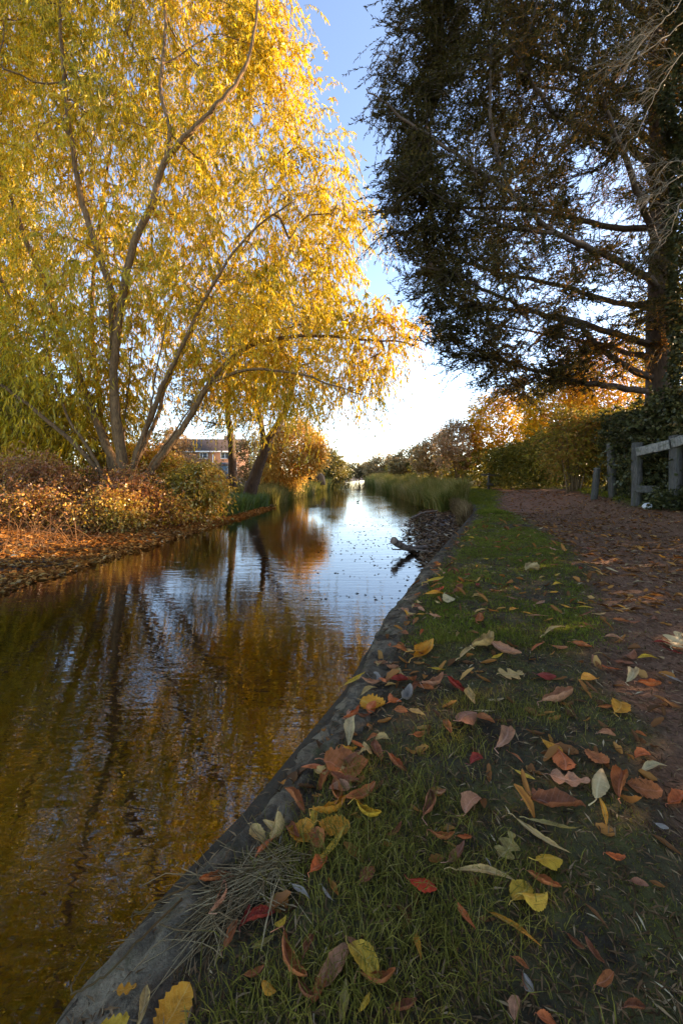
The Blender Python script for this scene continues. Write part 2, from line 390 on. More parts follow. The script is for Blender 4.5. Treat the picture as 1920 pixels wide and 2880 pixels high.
M['tarp'] = plain_mat('black_sheet', (.02, .02, .022), .9, .4, 6, .1)
M['chalk'] = plain_mat('white_rubble', (.55, .55, .53), .9, .3, 25)
M['feather'] = plain_mat('dark_feathers', (.025, .024, .026), .6, .3, 60)
M['beak'] = plain_mat('red_beak', (.5, .05, .02), .4, .1, 60)

# ---------------------------------------------------------------- terrain
WZ = -0.35
_EY = np.array([-3, -1, 0, .654, .853, 1.04, 1.63, 2.48, 4.1, 5.2, 6.6, 8.4, 10.2, 12.5, 16, 22, 44, 60, 88, 120, 400])
_EX = np.array([-1.6, -1.05, -.68, -.46, -.37, -.26, .01, .29, .92, 1.38, 1.98, 2.72, 3.45, 3.72, 3.85, 3.95, 4.0, 4.2, 5.2, 9, 60])
def xe(y): return np.interp(y, _EY, _EX)
_LY = np.array([-8, 0, 2, 4.26, 6.4, 9.8, 12, 16.5, 22, 29, 53, 88, 120, 400]); _LX = np.array([-5.2, -4.5, -4.1, -3.7, -3.45, -3.2, -2.95, -2.6, -2.15, -1.5, -.2, 2.2, 6, 57])
def xl(y): return np.interp(y, _LY, _LX)
def path_mask(x, y):
    lx = np.interp(y, [-2, 0, .97, 2.28, 4.25, 6, 8.5, 10.2, 12.5, 14.4, 18.7, 26, 80], [.3, .45, .75, 1.65, 2.5, 3.15, 3.95, 4.05, 5.0, 6.0, 7.3, 8, 8])
    rx = np.interp(y, [-2, 3, 8, 12, 16, 20, 26, 80], [6.0, 6.0, 6.0, 7.2, 7.9, 8.0, 8.2, 8])
    n = fbm(x * 1.6, y * 1.6, 4) * .55 + fbm(x * 7, y * 7, 3) * .18
    w = .16 + .02 * y
    return sm(-w, w, x - lx + n) * (1 - sm(-.2, .2, x - rx + n)) * (1 - sm(20, 26, y))
def gz(x, y):
    """height of the near (towpath) bank"""
    x = np.asarray(x, float); y = np.asarray(y, float); v = x - xe(y)
    lump = fbm(x * 3, y * 3, 4) * .07 * sm(.05, .4, v) + fbm(x * 14, y * 14, 3) * .022 * sm(.02, .2, v)
    top = -.045 + .04 * sm(0, .35, v) + sm(4.6, 6.6, x) * (.34 - .2 * sm(12, 18, y)) + sm(6, 9, x) * .25 - .03 * path_mask(x, y) + lump
    steep = np.interp(y, [0, 4.5, 6, 9, 11, 16], [14, 9, 1.6, 1.6, 4, 1.4])
    return np.where(v < 0, np.maximum(-.045 + v * steep, -1.1), top)
def lz(x, y):
    v = xl(y) - np.asarray(x, float)
    return WZ - .02 + np.where(v < 0, v * .5, np.interp(v, [0, 1.2, 2.2, 3.6, 6, 20, 400], [.0, .05, .10, .42, .75, .95, 1.2])) + fbm(x * .9, y * .9, 4) * .22 * sm(-.3, 1.5, v) + fbm(x * 3, y * 3, 3) * .05

def grid_mesh(X, Y, Z):
    n, m = X.shape; V = np.stack([X, Y, Z], -1).reshape(-1, 3); i = np.arange(n * m).reshape(n, m)
    return V, np.stack([i[:-1, :-1], i[:-1, 1:], i[1:, 1:], i[1:, :-1]], -1).reshape(-1, 4)
ys = np.concatenate([np.arange(-6, -.5, .3), np.arange(-.5, 3, .025), np.arange(3, 8, .06), np.arange(8, 20, .2), np.geomspace(20, 600, 45)])
vs = np.concatenate([[-1.2, -.8, -.5, -.3, -.2, -.13, -.08, -.05, -.03, -.01], np.arange(0, 2.6, .03), np.arange(2.6, 8.5, .12), np.geomspace(8.6, 600, 24)])
YY, VV = np.meshgrid(ys, vs, indexing='ij'); XX = xe(YY) + VV; ZZ = gz(XX, YY)
Vg, Fg = grid_mesh(XX, YY, ZZ)
pm = path_mask(Vg[:, 0], Vg[:, 1])
gr = np.clip(.40 + fbm(Vg[:, 0] * 2.1 + 9, Vg[:, 1] * 2.1, 4) * 2.6 + .55 * sm(1.3, 3.2, Vg[:, 1]), 0, 1) * (1 - pm) * sm(.1, .35, Vg[:, 0] - xe(Vg[:, 1]))
fp = pm[Fg].mean(1) > .5
def sub(V, F, attrs):
    u, inv = np.unique(F, return_inverse=True); return V[u], inv.reshape(F.shape), {k: a[u] for k, a in attrs.items()}
A_ = {'path': pm, 'green': gr}
v_, f_, a_ = sub(Vg, Fg[~fp], A_); tag(link('ground', mk_mesh('ground', v_, f_, M['ground'], True, a_)), 'grassy towpath bank beside the canal', 'ground', kind='structure')
v_, f_, a_ = sub(Vg, Fg[fp], A_); tag(link('path', mk_mesh('path', v_, f_, M['ground'], True, a_)), 'reddish brown earth towpath strewn with leaves', 'path', kind='structure')
ys2 = np.concatenate([np.arange(-8, 20, .2), np.geomspace(20, 600, 50)]); vs2 = np.concatenate([np.arange(-2, 0, .25), np.arange(0, 5, .15), np.geomspace(5, 600, 40)])
YY, VV = np.meshgrid(ys2, vs2, indexing='ij'); XX = xl(YY) - VV
Vl, Fl = grid_mesh(XX, YY, lz(XX, YY)); tag(link('far_bank', mk_mesh('far_bank', Vl, Fl[:, ::-1], M['mud'], True)), 'muddy far bank covered in fallen leaves', 'ground', kind='structure')
def sheet(name, z, mat, label):
    ys = np.concatenate([np.arange(-12, 30, 1.0), np.geomspace(30, 600, 20)]); t = np.linspace(0, 1, 24)
    Yg, Tg = np.meshgrid(ys, t, indexing='ij'); X = (xl(Yg) - 1.5) * (1 - Tg) + (xe(Yg) + 1.2 * 0 + .0) * Tg
    X = np.where(Tg > .99, xe(Yg) + .02, X)
    V, F = grid_mesh(X, Yg, np.full_like(X, z)); return tag(link(name, mk_mesh(name, V, F, mat, True)), label, name.split('_')[-1], kind='structure')
sheet('water', WZ, M['water'], 'still dark canal water with fine ripples')
sheet('canal_bed', -.95, M['bed'], 'brown canal bed under the water')

# low beach of mud in the bite of the near bank
yb = np.arange(4.2, 15.5, .07); tb = np.linspace(0, 1, 46)
Yb, Tb = np.meshgrid(yb, tb, indexing='ij')
xo = np.interp(yb, [4.2, 5, 5.8, 6.6, 8, 9.6, 12, 15.5], [.9, 1.1, 1.15, 1.05, 1.3, 1.5, 2.2, 3.6])[:, None]
Xb = xo * (1 - Tb) + (xe(Yb) + .08) * Tb
def beach_z(x, y, t): return WZ - .07 + .16 * t ** .8 + fbm(x * 2.2, y * 2.2, 4) * .11 + fbm(x * 9, y * 9, 3) * .04
Vb, Fb = grid_mesh(Xb, Yb, beach_z(Xb, Yb, Tb)); tag(link('mud_beach', mk_mesh('mud_beach', Vb, Fb, M['mud'], True)), 'low mud beach in the bite of the bank', 'ground', kind='structure')

# worn stone edging of the near bank
ye = np.arange(-1.2, 5.4, .014)
prof = [(.10, -1.0), (.07, -.45), (.05, -.3), (.03, -.2), (.01, -.13), (-.012, -.095), (-.018, -.075), (-.005, -.058), (.018, -.047), (.035, -.04), (.055, -.036), (.075, -.033), (.10, -.03), (.125, -.031), (.15, -.035), (.175, -.04), (.20, -.048), (.24, -.06), (.27, -.10)]
Pv = np.array([p[0] for p in prof]); Pz = np.array([p[1] for p in prof])
Ye, Ve = np.meshgrid(ye, Pv, indexing='ij'); wv = sm(4.2, 5.4, Ye); Ze0 = np.broadcast_to(Pz, Ye.shape)
Xe = xe(Ye) + Ve * (1 - .2 * wv) + fbm(Ye * 1.3, Ve * 0 + 3, 3) * .07 * (Ve > -.03) + fbm(Ye * 7, Ve * 20 + Ze0 * 9, 5) * .075 * (Ve < .2)
Ze = np.broadcast_to(Pz, Xe.shape) + fbm(Ye * 5, Ve * 14, 4) * .06 + (.5 - np.abs(fbm(Ye * 16 + Ve * 30, Ve * 60 - Ye * 5, 4)) * 2.2) * .022 * sm(-.03, .02, Ve) + fbm(Ye * 40, Ve * 90, 3) * .014 - .05 * wv
Vs, Fs_ = grid_mesh(Xe, Ye, Ze)
tag(link('stone_edging', mk_mesh('stone_edging', Vs, Fs_, M['stone'], True)), 'worn grey brown stone edging along the near bank, dirty and mossy', 'edging')

# ---------------------------------------------------------------- plants
class Leaves:
    def __init__(s): s.V = []; s.F = []; s.T = []; s.n = 0
    def add(s, V, F, tint):
        s.V.append(V); s.F.append(F + s.n); s.n += len(V); k = len(V) // len(tint); s.T.append(np.repeat(tint, k))
    def mesh(s, name, mat): return mk_mesh(name, np.concatenate(s.V), np.concatenate(s.F), mat, False, {'tint': np.concatenate(s.T)})

def hanging_twigs(c, dirs, per, L, K, leafL, leafW, g, tintf, Lv, side=.5, up=.2, twigr=.003, leaf_down=.8, jit=.25):
    """twigs from cluster points, bending under their weight, with leaves along them; returns thin wood"""
    n = len(c) * per
    b = np.repeat(c, per, 0) + rng.normal(size=(n, 3)) * jit
    d = nrm(rng.normal(size=(n, 3)) * side + np.repeat(dirs, per, 0) * .7 + np.array([0, 0, up]))
    l = L * (.5 + rng.random(n))[:, None]
    t = np.linspace(0, 1, 5)
    A = np.zeros((n, 5, 4))
    A[..., :3] = b[:, None] + d[:, None] * l[:, None] * t[None, :, None] + np.array([0, 0, -1.]) * (g * l)[:, None] * (t ** 2)[None, :, None]
    A[..., 3] = twigr * (1 - .7 * t)[None]
    tt = (np.arange(K)[None] + rng.random((n, K))) / K * .95 + .05
    p = b[:, None] + d[:, None] * l[:, None] * tt[..., None] + np.array([0, 0, -1.]) * (g * l)[:, None] * (tt ** 2)[..., None]
    tan = nrm(d[:, None] + np.array([0, 0, -2.]) * g * tt[..., None])
    ld = nrm(tan * .6 + rng.normal(size=(n, K, 3)) * .55 + np.array([0, 0, -leaf_down]))
    p = p.reshape(-1, 3); ld = ld.reshape(-1, 3)
    sz = .65 + .7 * rng.random(len(p))
    V, F = leaf_quads(p, ld, leafL * sz, leafW * sz)
    Lv.add(V, F, tintf(p) + np.repeat(rng.normal(size=n) * .08, K))
    return A

def tree(name, label, cat, base, stems, pts, mat, bark, leaf=(.08, .03), per=6, K=10, tw=.5, g=.5, rtip=.006, power=.5, arch=.15, tintf=None, group=None, up=.2, down=.3, step=.3, jit=.2, side=.5, twigr=.003, crown='crown', trunk='trunk', kk=7):
    root = empty(name, base, label, cat, group)
    tb = Tubes()
    for s, r in stems: tb.add(s, r, kk)
    link(trunk, tb.mesh(trunk, bark), root)
    br, dirs = grow(stems, pts, arch, step, rtip, power)
    bt = Tubes()
    for p, r in br: bt.add(p, r, 5 if r[0] > .02 else 4, cap=False)
    Lv = Leaves()
    A = hanging_twigs(pts, dirs, per, tw, K, leaf[0], leaf[1], g, tintf or (lambda p: np.full(len(p), .5)), Lv, side, up, twigr, down, jit)
    V, F = multi_tubes(A); bt.V.append(V); bt.F.append(F + bt.n); bt.n += len(V)
    link('branches', bt.mesh('branches', bark), root)
    link(crown, Lv.mesh(crown, mat), root)
    return root

def stem_px(pts, r0, r1, wob=.0):
    """a stem through points given as (px, py, Y)"""
    q = np.array([P(*p) for p in pts]); k = len(q)
    t = np.linspace(0, k - 1, (k - 1) * 5 + 1)
    # Catmull-Rom
    i = np.clip(np.floor(t).astype(int), 0, k - 2); f = (t - i)[:, None]
    g = lambda j: q[np.clip(j, 0, k - 1)]
    p0, p1, p2, p3 = g(i - 1), g(i), g(i + 1), g(i + 2)
    c = .5 * (2 * p1 + (p2 - p0) * f + (2 * p0 - 5 * p1 + 4 * p2 - p3) * f * f + (3 * p1 - p0 - 3 * p2 + p3) * f ** 3)
    c[1:-1] += rng.normal(size=(len(c) - 2, 3)) * wob
    return c, np.linspace(r0, r1, len(c)) 

# --- the golden willow
WB = (345, 1440)
st = [
 stem_px([(345, 1452, 10), (332, 1330, 10), (245, 1115, 10.2), (184, 955, 10.4), (130, 800, 10.6), (75, 680, 10.8), (20, 520, 11), (-60, 330, 11.3), (-120, 120, 11.6)], .12, .022, .012),
 stem_px([(350, 1440, 10), (345, 1330, 9.9), (322, 1150, 9.8), (318, 860, 9.6), (282, 722, 9.5), (233, 575, 9.4), (202, 404, 9.3), (184, 230, 9.2), (170, 20, 9.2), (190, -150, 9.2)], .12, .022, .012),
 stem_px([(350, 1440, 10), (352, 1330, 9.8), (330, 1180, 9.5), (322, 1000, 9.3), (367, 722, 9.0), (428, 575, 8.9), (465, 453, 8.8), (551, 355, 8.7), (612, 294, 8.6), (686, 196, 8.6), (720, 60, 8.6), (730, -120, 8.7)], .115, .02, .010),
 stem_px([(465, 453, 8.8), (478, 367, 8.8), (453, 245, 8.9), (465, 98, 9.0), (470, -60, 9.1), (500, -220, 9.2)], .055, .02, .01),
 stem_px([(360, 1440, 10), (425, 1325, 10), (488, 1240, 10), (540, 1163, 10), (590, 1078, 10), (680, 985, 10.2), (790, 950, 10.3), (920, 946, 10.3), (1030, 956, 10.4), (1130, 962, 10.4), (1190, 985, 10.5)], .10, .012, .008),
 stem_px([(350, 1440, 10), (385, 1300, 10.3), (440, 1180, 10.6), (470, 1080, 10.9), (560, 900, 11.3), (660, 740, 11.6), (760, 560, 11.8), (840, 380, 12)], .07, .015, .01),
 stem_px([(350, 1440, 10), (375, 1300, 9.8), (420, 1190, 9.6), (455, 1090, 9.5), (520, 960, 9.3), (600, 800, 9.1), (700, 660, 9), (830, 560, 9)], .085, .015, .01),
 stem_px([(350, 1440, 10), (300, 1250, 10.6), (270, 1050, 11.2), (260, 800, 11.8), (300, 500, 12.2), (340, 250, 12.4), (360, 0, 12.5)], .09, .016, .01),
 stem_px([(590, 1078, 10), (690, 1040, 9.6), (830, 1050, 9.3), (940, 1085, 9.2), (1020, 1110, 9.2)], .045, .01, .008),
 stem_px([(355, 1450, 10), (372, 1330, 9.7), (398, 1240, 9.5), (425, 1150, 9.4), (440, 1040, 9.3), (470, 900, 9.2)], .05, .012, .012),
 stem_px([(365, 1450, 10), (400, 1350, 9.6), (450, 1270, 9.4), (510, 1190, 9.2), (545, 1120, 9.1)], .045, .012, .012),
 stem_px([(335, 1450, 10), (300, 1360, 9.7), (262, 1280, 9.6), (200, 1190, 9.5), (150, 1060, 9.5), (120, 900, 9.5)], .06, .014, .012),
 stem_px([(350, 1450, 10), (356, 1330, 10.3), (350, 1200, 10.5), (362, 1080, 10.6), (372, 940, 10.7)], .05, .014, .012),
 stem_px([(345, 1440, 10), (250, 1290, 9.6), (130, 1180, 9.2), (0, 1080, 9), (-150, 980, 9)], .07, .02, .01),
]
poly = [(-420, -350), (200, -420), (600, -380), (700, -200), (770, 0), (810, 60), (800, 130), (880, 190), (915, 290), (930, 400), (970, 480), (1010, 560), (1020, 640), (980, 720), (1000, 790), (1040, 860), (1130, 930), (1170, 985), (1090, 1030), (1070, 1080), (1000, 1140), (880, 1165), (800, 1140), (700, 1150), (600, 1150), (520, 1110), (400, 1150), (330, 1240), (230, 1310), (100, 1330), (0, 1330), (-350, 1300)]
wp = crown_points(poly, 2200, lambda x, y: 11.0 - .5 * sm(700, 1150, x), 2.3, .35, .16, .9, .8)
wp[:, 2] += .25
ok = gz(wp[:, 0], wp[:, 1]) < wp[:, 2] - .5
wp = wp[ok]
def willow_tint(p):
    px = CX + p[:, 0] / p[:, 1] * FPX; py = CY - (p[:, 2] - CAM_H) / p[:, 1] * FPX
    return .46 + .10 * sm(-100, 900, px) + .7 * fbm(p[:, 0] * .7, p[:, 2] * .7, 3) + .0 * py
tree('willow_tree', 'tall golden willow with several leaning stems on the leaf covered far bank', 'tree', P(350, 1440, 10), st, wp, M['willow'], M['willow_bark'],
     leaf=(.15, .031), per=7, K=21, tw=.70, g=.9, rtip=.0055, power=.44, arch=.12, tintf=willow_tint, up=.15, down=1.1, jit=.28, side=.55)

# --- the dark cypress overhanging the path
cst = [
 stem_px([(1860, 1410, 9.6), (1856, 1300, 9.6), (1852, 1150, 9.6), (1852, 900, 9.6), (1856, 600, 9.6), (1850, 250, 9.6), (1840, -150, 9.6), (1835, -500, 9.6), (1830, -700, 9.6)], .36, .08, .01),
]
limbs = [
 [(1830, 1100, 9.5), (1742, 1090, 9.2), (1630, 1076, 8.9), (1538, 1052, 8.6), (1414, 1014, 8.3), (1300, 995, 8.1), (1235, 985, 8)],
 [(1830, 1062, 9.5), (1742, 1021, 9.3), (1680, 971, 9.1), (1618, 915, 8.8), (1507, 878, 8.4), (1383, 823, 8), (1260, 770, 7.7), (1160, 745, 7.5)],
 [(1830, 970, 9.5), (1692, 928, 9.2), (1560, 890, 9), (1420, 870, 8.8), (1300, 885, 8.7), (1190, 945, 8.6)],
 [(1850, 804, 9.5), (1754, 742, 9.0), (1640, 690, 8.4), (1569, 656, 8.1), (1445, 550, 7.6), (1383, 371, 7.2), (1377, 204, 7.0), (1390, 50, 6.9)],
 [(1850, 520, 9.5), (1792, 430, 9.2), (1692, 383, 8.8), (1624, 352, 8.5), (1556, 321, 8.2), (1494, 229, 7.9), (1445, 136, 7.7), (1400, 0, 7.5)],
 [(1850, 640, 9.5), (1720, 640, 9.8), (1560, 600, 10), (1380, 585, 9.9), (1200, 590, 9.7), (1060, 595, 9.5)],
 [(1569, 656, 8.1), (1440, 640, 7.7), (1300, 590, 7.4), (1180, 520, 7.2), (1080, 450, 7.1)],
 [(1850, 860, 9.6), (1730, 850, 10.2), (1560, 800, 10.6), (1380, 760, 10.7), (1220, 700, 10.6), (1110, 650, 10.5)],
 [(1850, 300, 9.5), (1700, 230, 9.2), (1500, 150, 8.9), (1300, 110, 8.7), (1120, 80, 8.6)],
 [(1445, 550, 7.6), (1330, 470, 7.4), (1200, 380, 7.3), (1090, 300, 7.2), (1030, 250, 7.2)],
 [(1850, 100, 9.5), (1680, -60, 9.2), (1450, -150, 8.9), (1200, -180, 8.7)],
 [(1850, 420, 9.6), (1740, 330, 10.4), (1600, 260, 11), (1420, 230, 11.3)],
 [(1850, 1010, 9.6), (1760, 990, 10.2), (1640, 960, 10.8), (1480, 930, 11.2), (1330, 900, 11.3)],
 [(1850, 700, 9.4), (1800, 560, 8.6), (1750, 430, 7.9), (1700, 300, 7.4), (1660, 120, 7.2)],
]
for q in limbs: cst.append(stem_px(q, .085 if q[0][0] > 1700 else .045, .010, .014))
cpoly = [(1190, -400), (1180, 0), (1190, 120), (1150, 240), (1140, 380), (1120, 480), (1120, 590), (1150, 680), (1190, 760), (1230, 830), (1290, 900), (1300, 960), (1350, 1030), (1480, 1085), (1600, 1095), (1760, 1075), (1900, 1050), (1960, 900), (1990, 300), (1990, -400)]
tips = [((1080, -60), (1250, -40)), ((1085, 20), (1260, 60)), ((1110, 75), (1280, 130)), ((1050, 150), (1230, 190)), ((1045, 245), (1220, 270)), ((1065, 200), (1240, 240)), ((1040, 340), (1220, 380)), ((1070, 300), (1240, 330)), ((1060, 420), (1230, 450)), ((1065, 480), (1240, 500)), ((1025, 592), (1230, 580)), ((1060, 545), (1230, 545)), ((1065, 650), (1250, 660)), ((1085, 690), (1260, 720)), ((1120, 765), (1300, 780)), ((1170, 815), (1330, 830)), ((1195, 868), (1370, 880)), ((1225, 950), (1400, 950)), ((1265, 1005), (1450, 1010)), ((1340, 1075), (1500, 1060)), ((1240, 905), (1400, 915)), ((1400, 1105), (1560, 1080))]
def cyp_y(x, y): return 8.0 + sm(1000, 1900, x) * 1.5 + .8 * sm(500, 1100, y) * 0
cp = crown_points(cpoly, 2200, cyp_y, 2.4, .45, .20, .42, .9)
# keep the clear patches of sky between the lower limbs
px = CX + cp[:, 0] / cp[:, 1] * FPX; py = CY - (cp[:, 2] - CAM_H) / cp[:, 1] * FPX
thin = np.ones(len(cp)); 
thin -= .8 * np.exp(-((px - 1750) / 110) ** 2 - ((py - 640) / 70) ** 2) + .8 * np.exp(-((px - 1740) / 110) ** 2 - ((py - 860) / 90) ** 2) + .6 * np.exp(-((px - 1700) / 120) ** 2 - ((py - 480) / 50) ** 2) + .7 * sm(960, 1120, py) * sm(1450, 1600, px)
cp = cp[rng.random(len(cp)) < thin]
tp = []
for a, b in tips:        # feathery boughs that stand out from the outline
    Yt = 7.2 + 1.8 * rng.random(); k = 13; f = (rng.random(k) ** .8)[:, None]; q = np.array(a) * (1 - f) + np.array(b) * f + rng.normal(size=(k, 2)) * (4 + 22 * f)
    tp += [P(u_, v_, Yt + rng.normal() * .25) for u_, v_ in q]
cp = np.vstack([cp, tp])
def cypress_tree():
    root = empty('cypress_tree', P(1860, 1410, 9.6), 'tall dark cypress with sweeping limbs overhanging the towpath', 'tree')
    tb = Tubes()
    tb.add(cst[0][0], cst[0][1] * (1 + .25 * np.exp(-np.arange(len(cst[0][1])) / 3.0)), 12)
    link('trunk', tb.mesh('trunk', M['cypress_bark']), root)
    for s, r in cst[1:]:
        link('limb', Tubes().add(s, r, 7).mesh('limb', M['cypress_bark']), root)
    br, dirs = grow(cst, cp, .05, .3, .006, .45)
    bt = Tubes()
    for p, r in br: bt.add(p, r, 4, cap=False)
    # flat sprays: side twigs in the plane of the branch, drooping at the tips
    per = 9; n = len(cp) * per
    d0 = np.repeat(dirs, per, 0)
    b = np.repeat(cp, per, 0) - d0 * (rng.random((n, 1)) * .7) + rng.normal(size=(n, 3)) * np.array([.12, .12, .06])
    d = nrm(d0 * .9 + rng.normal(size=(n, 3)) * np.array([.55, .55, .16]) + np.array([-.25, 0, .02]))
    l = .42 * (.4 + rng.random(n) ** 1.5 * 1.3)[:, None]; t = np.linspace(0, 1, 4)
    A = np.zeros((n, 4, 4)); A[..., :3] = b[:, None] + d[:, None] * l[:, None] * t[None, :, None] + np.array([0, 0, -.25]) * l[:, None] * (t ** 2)[None, :, None]; A[..., 3] = .003
    V, F = multi_tubes(A); bt.V.append(V); bt.F.append(F + bt.n); bt.n += len(V)
    link('branches', bt.mesh('branches', M['cypress_bark']), root)
    Lv = Leaves(); K = 22
    tt = (np.arange(K)[None] + rng.random((n, K))) / K
    p = b[:, None] + d[:, None] * l[:, None] * tt[..., None] + np.array([0, 0, -.25]) * l[:, None] * (tt ** 2)[..., None]
    ld = nrm(d[:, None] * 1.0 + rng.normal(size=(n, K, 3)) * np.array([.5, .5, .35]) + np.array([0, 0, -.2]))
    p = p.reshape(-1, 3); ld = ld.reshape(-1, 3)
    V, F = leaf_quads(p, ld, .075 * (.6 + .8 * rng.random(len(p))), .019)
    # the inner foliage of the lower limbs has died and gone brown
    px = CX + p[:, 0] / p[:, 1] * FPX; py = CY - (p[:, 2] - CAM_H) / p[:, 1] * FPX
    dead = sm(-.12, .15, fbm(p[:, 0] * .9 + 5, p[:, 2] * .9 + p[:, 1], 3)) * sm(1250, 1500, px) * .6 + .25 * sm(700, 950, py) * sm(1250, 1500, px)
    Lv.add(V, F, .25 + .6 * dead)
    link('crown', Lv.mesh('crown', M['cypress']), root)
cypress_tree()

# --- ivy covered tree at the frame's edge, dead twigs hanging from it
def ivy_tree():
    base = np.array([7.5, 8.2, .4])
    root = empty('ivy_tree', base, 'ivy covered tree trunk behind the wooden fence, bare twigs above', 'tree')
    s = np.array([base, base + [.05, 0, 3], base + [0, .1, 6], base + [-.1, 0, 9], base + [-.1, .1, 12]]); tt = np.linspace(0, 4, 25)
    s = np.stack([np.interp(tt, np.arange(5), s[:, i]) for i in range(3)], -1)
    link('trunk', Tubes().add(s, np.linspace(.3, .08, 25), 10).mesh('trunk', M['cypress_bark']), root)
    n = 26000; z = rng.random(n) ** .8 * 12; a = rng.random(n) * 2 * np.pi
    r = (.42 + .30 * fbm(a * 1.3 + 5, z * 1.2, 3) * 2 + .12 * rng.random(n)) * (1 + .35 * np.exp(-z))
    p = np.stack([base[0] + r * np.cos(a), base[1] + r * np.sin(a), base[2] + z], -1)
    d = nrm(np.stack([np.cos(a), np.sin(a), np.full(n, -.9)], -1) + rng.normal(size=(n, 3)) * .4)
    V, F = leaf_quads(p, d, .075 * (.6 + .8 * rng.random(n)), .065, .2, .1, np.stack([-np.sin(a), np.cos(a), rng.normal(size=n) * .4], -1) * 0 + rng.normal(size=(n, 3)))
    Lv = Leaves(); Lv.add(V, F, .4 + .5 * fbm(p[:, 0] * 2, p[:, 2] * 2, 3)); link('ivy', Lv.mesh('ivy', M['ivy']), root)
    bt = Tubes()
    for (a, b, c, dpt) in [((1960, 30, 5.6), (1860, 110, 5.4), (1790, 160, 5.3), (1720, 190, 5.3)), ((1960, 100, 5.6), (1880, 200, 5.5), (1830, 290, 5.4), (1790, 380, 5.4)), ((1960, 450, 5.6), (1900, 455, 5.5), (1850, 460, 5.5), (1800, 468, 5.4)), ((1960, 490, 5.5), (1900, 500, 5.4), (1860, 540, 5.4), (1815, 548, 5.4)), ((1960, -60, 5.5), (1900, 20, 5.3), (1860, 60, 5.2), (1820, 100, 5.2)), ((1960, 520, 5.5), (1910, 580, 5.4), (1890, 640, 5.4), (1870, 680, 5.4))]:
        q, r = stem_px([a, b, c, dpt], .007, .003, .01); q0 = np.array([7.4, 8.1, q[0][2] + .6])
        bt.add(np.vstack([q0, (q0 + q[0]) / 2 + [0, 0, .2], q]), np.concatenate([[.03, .02], r]), 5, cap=False)
        for k in range(26):
            i = rnd.randrange(3, len(q)); b0 = q[i]; l = .25 + .5 * rnd.random()
            dd = np.array([-.5 - .3 * rnd.random(), rnd.uniform(-.4, .4), rnd.uniform(-.9, .3)])
            e = b0 + dd * l; m_ = b0 + dd * l * .5 + np.array([0, 0, .06])
            bt.add([b0, m_, e], [.0028, .0022, .0014], 4, cap=False)
            for h in range(2):
                bt.add([m_, m_ + (dd + np.array([rnd.uniform(-.5, .5), rnd.uniform(-.5, .5), rnd.uniform(-.6, .4)])) * l * .4], [.0018, .001], 3, cap=False)
    link('bare_twigs', bt.mesh('bare_twigs', M['dead_twig']), root)
ivy_tree()

def bush(name, label, cat, poly, yc, th, mat, bark, n=220, leaf=(.06, .035), per=5, K=12, tw=.35, tint=.5, nst=6, group=None, g=.25, gap=.05, stem_r=.02, base_py=None, zmin=None, rtip=.003, up=.3, tvar=.5, scale=.5, tintf=None, edge=1.0):
    """a bush or small tree filling an outline at distance yc; th its half thickness"""
    poly = np.asarray(poly, float); pts = crown_points(poly, n, yc, th, .25, gap, scale, edge)
    cx = poly[:, 0].mean(); by = poly[:, 1].max() if base_py is None else base_py
    base = P(cx, by, yc); st = []
    wpx = (poly[:, 0].max() - poly[:, 0].min()) * .3
    top = poly[:, 1].min()
    for i in range(nst):
        f = (i + .5) / nst - .5; b = P(cx + wpx * f * .6, by, yc + rnd.uniform(-.3, .3) * th); e = P(cx + wpx * f * 2.2, top + (by - top) * (.25 + .25 * rnd.random()), yc + rnd.uniform(-.6, .6) * th)
        m_ = (b + e) / 2 + np.array([rnd.uniform(-.1, .1), 0, .1]); tt = np.linspace(0, 1, 8)[:, None]
        st.append(((1 - tt) ** 2 * b + 2 * tt * (1 - tt) * m_ + tt * tt * e, np.linspace(stem_r, stem_r * .4, 8)))
    if zmin is not None: pts[:, 2] = np.maximum(pts[:, 2], zmin + rng.random(len(pts)) * .2)
    f = tintf or (lambda p: tint + tvar * fbm(p[:, 0] * .9 + 3, p[:, 2] * .9 + p[:, 1] * .5, 3))
    return tree(name, label, cat, base, st, pts, mat, bark, leaf, per, K, tw, g, rtip, .45, .12, f, group, up, .3, .3, .12, .8, .0025, 'foliage', 'stems', 5)

# --- trees and bushes of the far bank
def two_back_trees():
    g1 = P(655, 1375, 17); g1[2] = lz(g1[0], 17) - .1; g2 = P(708, 1372, 15.6); g2[2] = lz(g2[0], 15.6) - .1
    py_ = lambda g: CY + (CAM_H - g[2]) / g[1] * FPX
    s1 = [stem_px([(656, py_(g1), 17), (655, 1375, 17), (654, 1300, 17), (650, 1230, 17), (640, 1130, 17), (650, 1000, 17.2), (640, 850, 17.3)], .24, .05, .015)]
    pts = crown_points([(500, 820), (720, 760), (790, 900), (760, 1120), (700, 1190), (600, 1215), (520, 1180), (480, 1000)], 300, 17, 2.2, .4, .1, .8)
    tree('upright_tree', 'dark upright tree trunk with olive leaves beside the distant house', 'tree', P(655, 1375, 17), s1, pts, M['olive'], M['old_bark'], (.10, .045), 6, 12, .6, .4, .01)
    s2 = [stem_px([(700, py_(g2), 15.6), (708, 1372, 15.6), (725, 1320, 15.6), (755, 1245, 15.6), (800, 1160, 15.7), (830, 1060, 15.8), (850, 960, 16)], .31, .06, .015), stem_px([(745, 1270, 15.6), (735, 1190, 15.8), (720, 1100, 16), (730, 980, 16)], .14, .03, .01)]
    pts = crown_points([(640, 860), (900, 820), (960, 960), (930, 1100), (860, 1190), (760, 1200), (660, 1190), (620, 1000)], 320, 15.8, 2.2, .4, .1, .8)
    tree('leaning_tree', 'thick dark trunk leaning out over the canal behind the willow', 'tree', P(708, 1372, 15.6), s2, pts, M['olive'], M['old_bark'], (.10, .04), 6, 12, .6, .5, .01, tintf=lambda p: .75 + .4 * fbm(p[:, 0], p[:, 2], 3))
two_back_trees()
